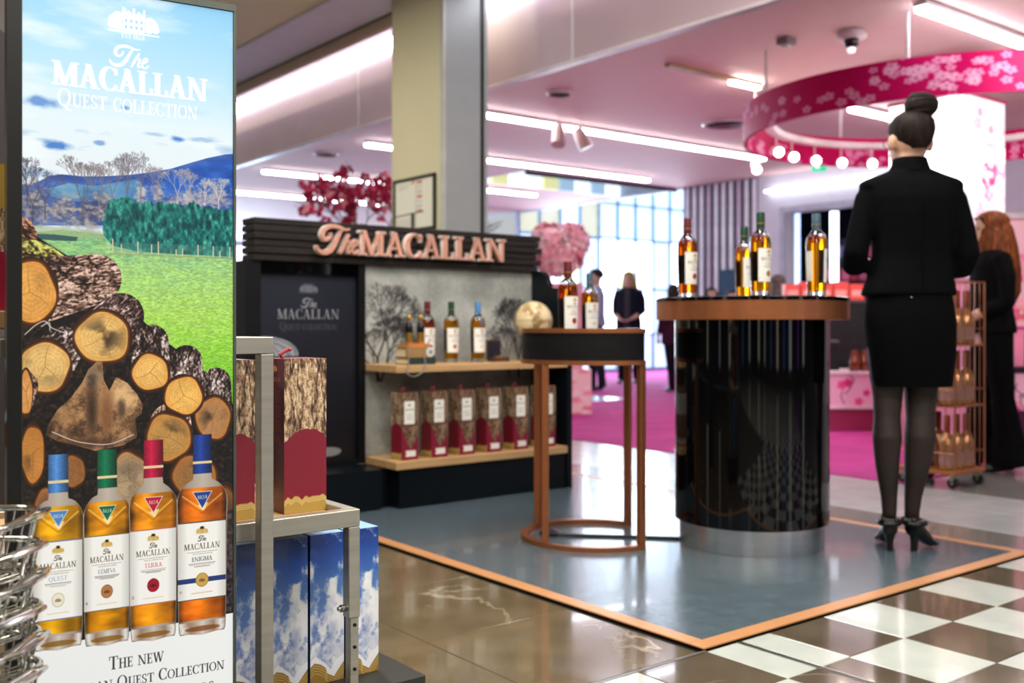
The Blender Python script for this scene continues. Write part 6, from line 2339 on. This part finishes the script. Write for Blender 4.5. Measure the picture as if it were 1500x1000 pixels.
for z in (.20, .555, .90):
    MB().tube([(c_[0], c_[1], z) for c_ in corners], .0035, 6, closed=True).build('guard_rail', m_rose, tro)
wire = MB().tube([(0, 0, .10), (0, 0, ztop)], .0022, 6).mesh('wire', m_rose)
for k in range(1, 6):
    inst('wire', wire, tro, (TWd - .006, .006 + k * (TDp - .012) / 6, 0))
    inst('wire', wire, tro, (.006 + k * (TWd - .012) / 6, TDp - .006, 0))
for k in range(1, 6):
    inst('wire', wire, tro, (.006 + k * (TWd - .012) / 6, .006, 0))
    inst('wire', wire, tro, (.006, .006 + k * (TDp - .012) / 6, 0))
m_rosebot = P('rose_gold_glass', 'b8845c', .16, .7, vary=.1)
m_ambcap = P('amber_capsule', '7a2c1c', .35, .3)
rb_body = lathe_mesh('flask_body', [(.040, 0), (.047, .008), (.047, .11), (.044, .15), (.032, .185), (.019, .205), (.015, .22)], m_rosebot, 20)
rb_neck = lathe_mesh('flask_cap', [(.0185, .21), (.0185, .305), (.015, .31)], m_ambcap, 16)
rb_lab = lathe_mesh('flask_label', [(.0475, .03), (.0475, .10)], P('flask_label', 'a87e78', .4, .3), 20)
tn = ['bottom', 'middle', 'top']
fr = [('front row', 0), ('back row', 1)]
cn = ['left', 'centre', 'right']
for ti, z in enumerate(tiers):
    for j in range(2):
        for i in range(3):
            lab = 'rose-gold bottle on the %s tier of the wire trolley, %s, %s' % (tn[ti], fr[j][0], cn[i])
            b = thing('golden_bottle', lab, 'bottle', (tx + .065 + i * .105, ty + .085 + j * .17, z), 0, 'rose-gold bottles on the trolley')
            for nm, me in (('flask_body', rb_body), ('flask_cap', rb_neck), ('flask_label', rb_lab)):
                inst(nm, me, b)
tg_ = thing('price_card', 'tall narrow orange card standing in the top of the trolley', 'card', (tx + .12, ty + .165, .81))
bev(MB().box(-.012, .012, -.002, .002, 0, .42).build('card', P('orange_card', 'd89a5c', .5), tg_), .001, 1)
MB().box(-.02, .02, -.01, .01, 0, .006).build('card_foot', m_rose, tg_)

# ------------------------------------------------------------------ plinth with blossom print, boxes and bottles (left of the woman's skirt)
q0 = G(1196, 8.75)
plt = thing('display_plinth', 'low pink plinth with cherry blossom print between the bar and the woman', 'plinth', (q0.x, q0.y, .006), -TH)
m_blpr = img_mat('plinth_blossom', blossom_print(360, 110, (224, 168, 196), 3, 22), .4)
MB().box(0, .95, 0, .7, 0, .19).build('base', P('plinth_magenta_base', '8c2450', .5), plt)
MB().box(-.02, .97, -.02, .72, .1905, .215).build('lower_ledge', P('plinth_pale', 'd8c0cc', .4), plt)
MB().box(.001, .949, .001, .7, .2155, .49).build('body', P('plinth_pink', 'dca8c0', .4), plt)
sheet('blossom_panel', [[(0, 0, z), (.95, 0, z)] for z in (.216, .489)], m_blpr, plt)
MB().box(-.02, .97, -.02, .72, .4905, .51).build('top', P('plinth_pale', 'd8c0cc', .4), plt)


def loc_pt(base, x, y, z):
    return Vector((base.x + CT * x + ST * y, base.y - ST * x + CT * y, z))


m_blk = P('black_carton', '0d0d10', .45)
for lab, x, w_, h_, z in (('black square gift carton standing on the pink plinth, larger one', .14, .16, .27, .516), ('small black gift carton at the left end of the pink plinth', .02, .11, .13, .516)):
    y_ = .32 if w_ > .12 else .06
    b = thing('black_carton', lab, 'carton', loc_pt(q0, x, y_, z), -TH)
    bev(MB().box(0, w_, 0, .12, 0, h_ - .02).build('carton_body', m_blk, b), .002, 1)
    MB().box(-.001, w_ + .001, -.001, .121, h_ - .02, h_).build('carton_lid', P('carton_lid_grey', '55565a', .4), b)
cog_body = lathe_mesh('cognac_body', [(.04, 0), (.048, .01), (.05, .08), (.034, .15), (.018, .19)], P('cognac', '6a2a10', .1, vary=.1, coat=.4), 20)
cog_cap = lathe_mesh('cognac_cap', [(.02, .19), (.02, .25)], P('cognac_cap', '241412', .4), 14)
for k in range(5):
    b = thing('cognac_bottle', 'brown bottle on the pink plinth beside the skirt, %s from the left' % ['first', 'second', 'third', 'fourth', 'fifth'][k], 'bottle', loc_pt(q0, .37 + k * .105, .12 + .05 * (k % 2), .516), 0, 'brown bottles on the pink plinth')
    inst('cognac_body', cog_body, b)
    inst('cognac_cap', cog_cap, b)
# tall black riser behind with a red lit edge
ri = thing('black_riser', 'black display riser with red lit edge behind the bar counter', 'display riser', loc_pt(q0, -.06, .95, .006), -TH)
MB().box(.06, .9, 0, .3, 0, 1.12).build('riser_body', m_blk, ri)
MB().box(0, .055, 0, .25, 0, .96).build('red_edge', glow('red_lit_edge', 'f03a34', .9), ri)
MB().box(-.02, .92, -.02, .32, 1.121, 1.15).build('riser_top', P('riser_top', '36363c', .3), ri)
for k in range(5):
    b = thing('red_carton', 'bright red carton on the black riser behind the woman, %s from the left' % ['first', 'second', 'third', 'fourth', 'fifth'][k], 'carton', loc_pt(q0, .0 + k * .155, 1.0, 1.1565), -TH, 'red cartons on the riser')
    bev(MB().box(0, .145, 0, .12, 0, .16 + .02 * (k % 2)).build('carton_body', P('red_carton', 'e04a44', .4, emit='e04a44', estr=.12), b), .003, 1)  # faint glow put into the carton colour, no lamp inside
    MB().box(.02, .125, -.002, 0, .04, .10).build('carton_label', P('red_carton_label', 'f0a8a0', .4), b)
# far shelves with vertical light strips in the doorway
for k, (px, dd) in enumerate(((1222, 13.2),)):
    a = G(px, dd)
    tag(MB().box(-.045, .045, -.03, .03, .85, 2.40).build('strip_lamp', glow('strip_lamp_white', 'e8f2ff', 4.0), None, loc=(a.x, a.y, 0), rz=-TH), 'vertical white strip lamp in the dark doorway behind the bar', 'light')
sh0 = G(1160, 13.6)
shs = thing('product_shelves', 'dark shelves with small pink and red packs beyond the doorway', 'shelf', (sh0.x, sh0.y, 0), -TH)
MB().box(.4, 1.5, .2, .24, 0, 2.1).build('back_panel', P('shelf_dark_blue', '28304a', .6), shs)
for k in range(6):
    MB().box(.4, 1.5, -.1, .2, .3 + k * .3, .32 + k * .3).build('shelf_board', P('shelf_dark_blue', '28304a', .6), shs)
pk = [MB().box(0, .09, -.06, .0, 0, .16).mesh('pack', P('pack_%d' % i, c_, .4)) for i, c_ in enumerate(('d86a90', 'c03848', 'e8d8e0', '6a6ab0'))]
rng = random.Random(9)
for r_ in range(6):
    for c_ in range(9):
        if rng.random() < .85:
            p = loc_pt(sh0, .43 + c_ * .118, .02, .3205 + r_ * .3)
            ci = rng.randrange(4)
            o = inst('boxed_pack', pk[ci], None, p, -TH)
            tag(o, '%s pack beyond the doorway, %s shelf up, %s from left' % (('pink', 'red', 'white', 'violet')[ci], words[r_], words[c_]), 'pack', 'packs on the doorway shelves')
# pink counters by the doorway and at the right edge
q1 = G(1150, 11.9)
ct = thing('pink_counter', 'long pale pink counter in front of the doorway behind the bar', 'counter', (q1.x, q1.y, .006), -TH)
MB().box(0, 1.1, 0, .5, 0, 1.02).build('counter_body', P('counter_pink', 'e4a0ac', .4), ct)
MB().box(-.02, 1.12, -.02, .52, 1.0205, 1.06).build('counter_top', P('counter_top', 'f0c4c8', .4), ct)
q2 = G(1478, 8.2)
ct2 = thing('blossom_counter', 'dark plum counter with blossom print at the right edge behind the auburn-haired woman', 'counter', (q2.x, q2.y, 0), -TH)
MB().box(0, 1.0, 0, .6, 0, .22).build('counter_base', P('plum_base', '3a1834', .5), ct2)
MB().box(0.001, 1.0, 0.001, .6, .2205, .54).build('counter_body', P('plum_body', '4a2040', .5), ct2)
sheet('blossom_panel', [[(.05, 0, z), (.95, 0, z)] for z in (.23, .53)], img_mat('counter_blossom', blossom_print(300, 110, (236, 190, 208), 8, 18), .4), ct2)
MB().box(-.02, 1.02, -.02, .62, .5405, .58).build('counter_top', P('plum_top', '241020', .3), ct2)
for k in range(4):
    b = thing('pink_pack', 'pink gift pack on the dark counter at the right edge, %s from the left' % ['first', 'second', 'third', 'fourth'][k], 'pack', loc_pt(q2, .02 + k * .2, .1, .5805), -TH, 'pink packs at the right edge')
    bev(MB().box(0, .15, 0, .14, 0, .3).build('pack_body', P('pink_pack', 'f090b0', .4), b), .004, 1)
    MB().box(-.001, .151, -.001, .141, .3, .33).build('pack_lid', P('pink_pack_lid', 'c83a78', .4), b)
# tall pink back display at the right edge
q3 = G(1474, 9.3)
bd = thing('blossom_display', 'tall pink blossom-covered display panel at the right edge of the photo', 'display panel', (q3.x, q3.y, 0), -TH)
MB().box(0, 1.2, .02, .25, 0, 1.9).build('panel_body', P('panel_pink', 'e8a4b8', .5), bd)
sheet('blossom_panel', [[(0, .018, z), (1.2, .018, z)] for z in (.3, 1.88)], img_mat('panel_blossom', blossom_print(300, 380, (246, 196, 206), 12, 70, False, (250, 240, 200), ((250, 226, 232), (240, 120, 160), (250, 170, 190), (232, 90, 120)), (14, 26)), .5), bd)
MB().box(-.02, 1.22, .0, .26, 1.9, 1.95).build('panel_cap', P('white_plastic', 'd8cfd0', .4), bd)

# ------------------------------------------------------------------ pale pink blossom sculpture behind the stand
q4 = G(822, 10.6)
bs = thing('blossom_sculpture', 'pale pink blossom ball on a printed plinth behind the dark stand', 'sculpture', (q4.x, q4.y, .006), -TH)
m_bpl = img_mat('sculpture_plinth', blossom_print(140, 260, (246, 206, 214), 31, 26, False, (240, 150, 170), ((240, 150, 170), (250, 226, 230), (228, 110, 140)), (10, 20)), .5)
print_box('printed_plinth', -.30, .30, -.2, .3, 0, .46, [m_bpl, m_bpl, m_bpl, P('plinth_pink', 'dca8c0', .4)], bs)
MB().box(-.22, .22, -.12, .25, .4605, 1.35).build('upper_block', P('panel_pink', 'e8a4b8', .5), bs)
mfl = []
for c_ in ('f4c0c8', 'f8dce0', 'f0a8b4'):
    fb = MB()
    for k in range(5):
        a = 2 * PI * k / 5
        fb.ball((.055 * math.cos(a), .055 * math.sin(a), .012), .045, .038, .014, 8, 5, rot=Matrix.Rotation(a, 3, 'Z') @ Matrix.Rotation(-.35, 3, 'Y'))
    fb.ball((0, 0, .012), .02, .02, .016, 8, 5)
    mfl.append(fb.mesh('blossom', P('blossom_' + c_, c_, .6), True))
MB().ball((-.02, .02, 1.66), .22, .19, .24, 20, 14).ball((.10, .02, 1.78), .16, .16, .15, 16, 10).ball((-.12, .02, 1.80), .15, .15, .14, 16, 10).build('ball_core', P('blossom_core', 'f0b4be', .6), bs, True)
rng = random.Random(12)
for k in range(130):
    u_, v_ = 2 * PI * rng.random(), rng.uniform(-.85, 1)
    r_ = math.sqrt(1 - v_ * v_)
    d_ = Vector((r_ * math.cos(u_), r_ * math.sin(u_), v_))
    lc, ls = (((-.02, .02, 1.66), (.235, .2, .25)), ((.10, .02, 1.79), (.17, .17, .16)), ((-.12, .02, 1.81), (.16, .16, .15)))[(0, 0, 1, 2)[k % 4]]
    o = inst('blossom', mfl[rng.randrange(3)], bs, Vector(lc) + Vector((d_.x * ls[0], d_.y * ls[1], d_.z * ls[2])))
    o.rotation_euler = d_.to_track_quat('Z', 'Y').to_euler()
    o.scale = (rng.uniform(.7, 1.1),) * 3

# ------------------------------------------------------------------ cherry tree behind the pillar
q5 = G(556, 9.9)
ctree = thing('cherry_tree', 'crimson-flowered blossom tree behind the stand left of the pillar', 'tree', (q5.x, q5.y, .006), -TH)
m_bark2 = P('dark_twig', '3a2a30', .7)
rng = random.Random(17)
MB().lathe([(.2, 0), (.24, .02), (.26, .4), (.22, .42)], 24).build('pot', P('pot_white', 'c8c8cc', .4), ctree, True)
tips = []
tb2 = MB()


def grow(p, d, L, r, dep):
    p2 = p + d * L
    tb2.tube([p, (p + p2) / 2 + Vector((rng.uniform(-.03, .03), rng.uniform(-.03, .03), 0)), p2], [r, r * .85, r * .7], 6)
    if dep <= 2:
        tips.append((p2, d))
        tips.append(((p + p2) / 2, d))
    if dep == 0:
        return
    for k in range(2 if dep < 3 else 3):
        nd = (d + Vector((rng.uniform(-.75, .75), rng.uniform(-.6, .6), rng.uniform(-.3, .45)))).normalized()
        grow(p2, nd, L * rng.uniform(.62, .85), r * .62, dep - 1)


grow(Vector((.1, 0, .42)), Vector((-.08, 0, 1)), .62, .035, 5)
tb2.build('branches', m_bark2, ctree, True)
mcf = []
for c_ in ('b01848', 'd03a68', 'e88898'):
    fb = MB()
    for k in range(5):
        a = 2 * PI * k / 5
        fb.ball((.03 * math.cos(a), .03 * math.sin(a), .008), .026, .022, .012, 6, 4, rot=Matrix.Rotation(a, 3, 'Z') @ Matrix.Rotation(-.45, 3, 'Y'))
    mcf.append(fb.mesh('blossom', P('cherry_' + c_, c_, .6), True))
tips = [q for q in tips if abs(q[0].x + .16) < .52 and abs(q[0].y) < .6]
rng.shuffle(tips)
for k, (p, d_) in enumerate(tips[:135]):
    o = inst('blossom', mcf[(0, 0, 1, 0, 0, 1, 2)[k % 7]], ctree, p + Vector((rng.uniform(-.04, .04), rng.uniform(-.04, .04), rng.uniform(-.03, .03))))
    o.rotation_euler = (rng.uniform(0, 3), rng.uniform(0, 3), rng.uniform(0, 3))
    o.scale = (rng.uniform(.8, 1.35),) * 3

# ------------------------------------------------------------------ dim shelves seen between the panel and the stand
q6 = G(349, 12.5)
fsh = thing('far_shelf', 'dim far shelf with coloured packs between the lit panel and the dark stand', 'shelf', (q6.x, q6.y, .006), -TH)
MB().box(-.5, .5, 0, .3, 0, 1.36).build('shelf_body', P('far_shelf_blue', '1c2c3c', .6), fsh)
for k, c_ in enumerate(('2f6a6a', '8a8030', '2a3a6a', '704030')):
    MB().box(-.35, .35, -.03, -.001, .2 + k * .3, .42 + k * .3).build('pack_row', P('far_pack_' + c_, c_, .5), fsh)
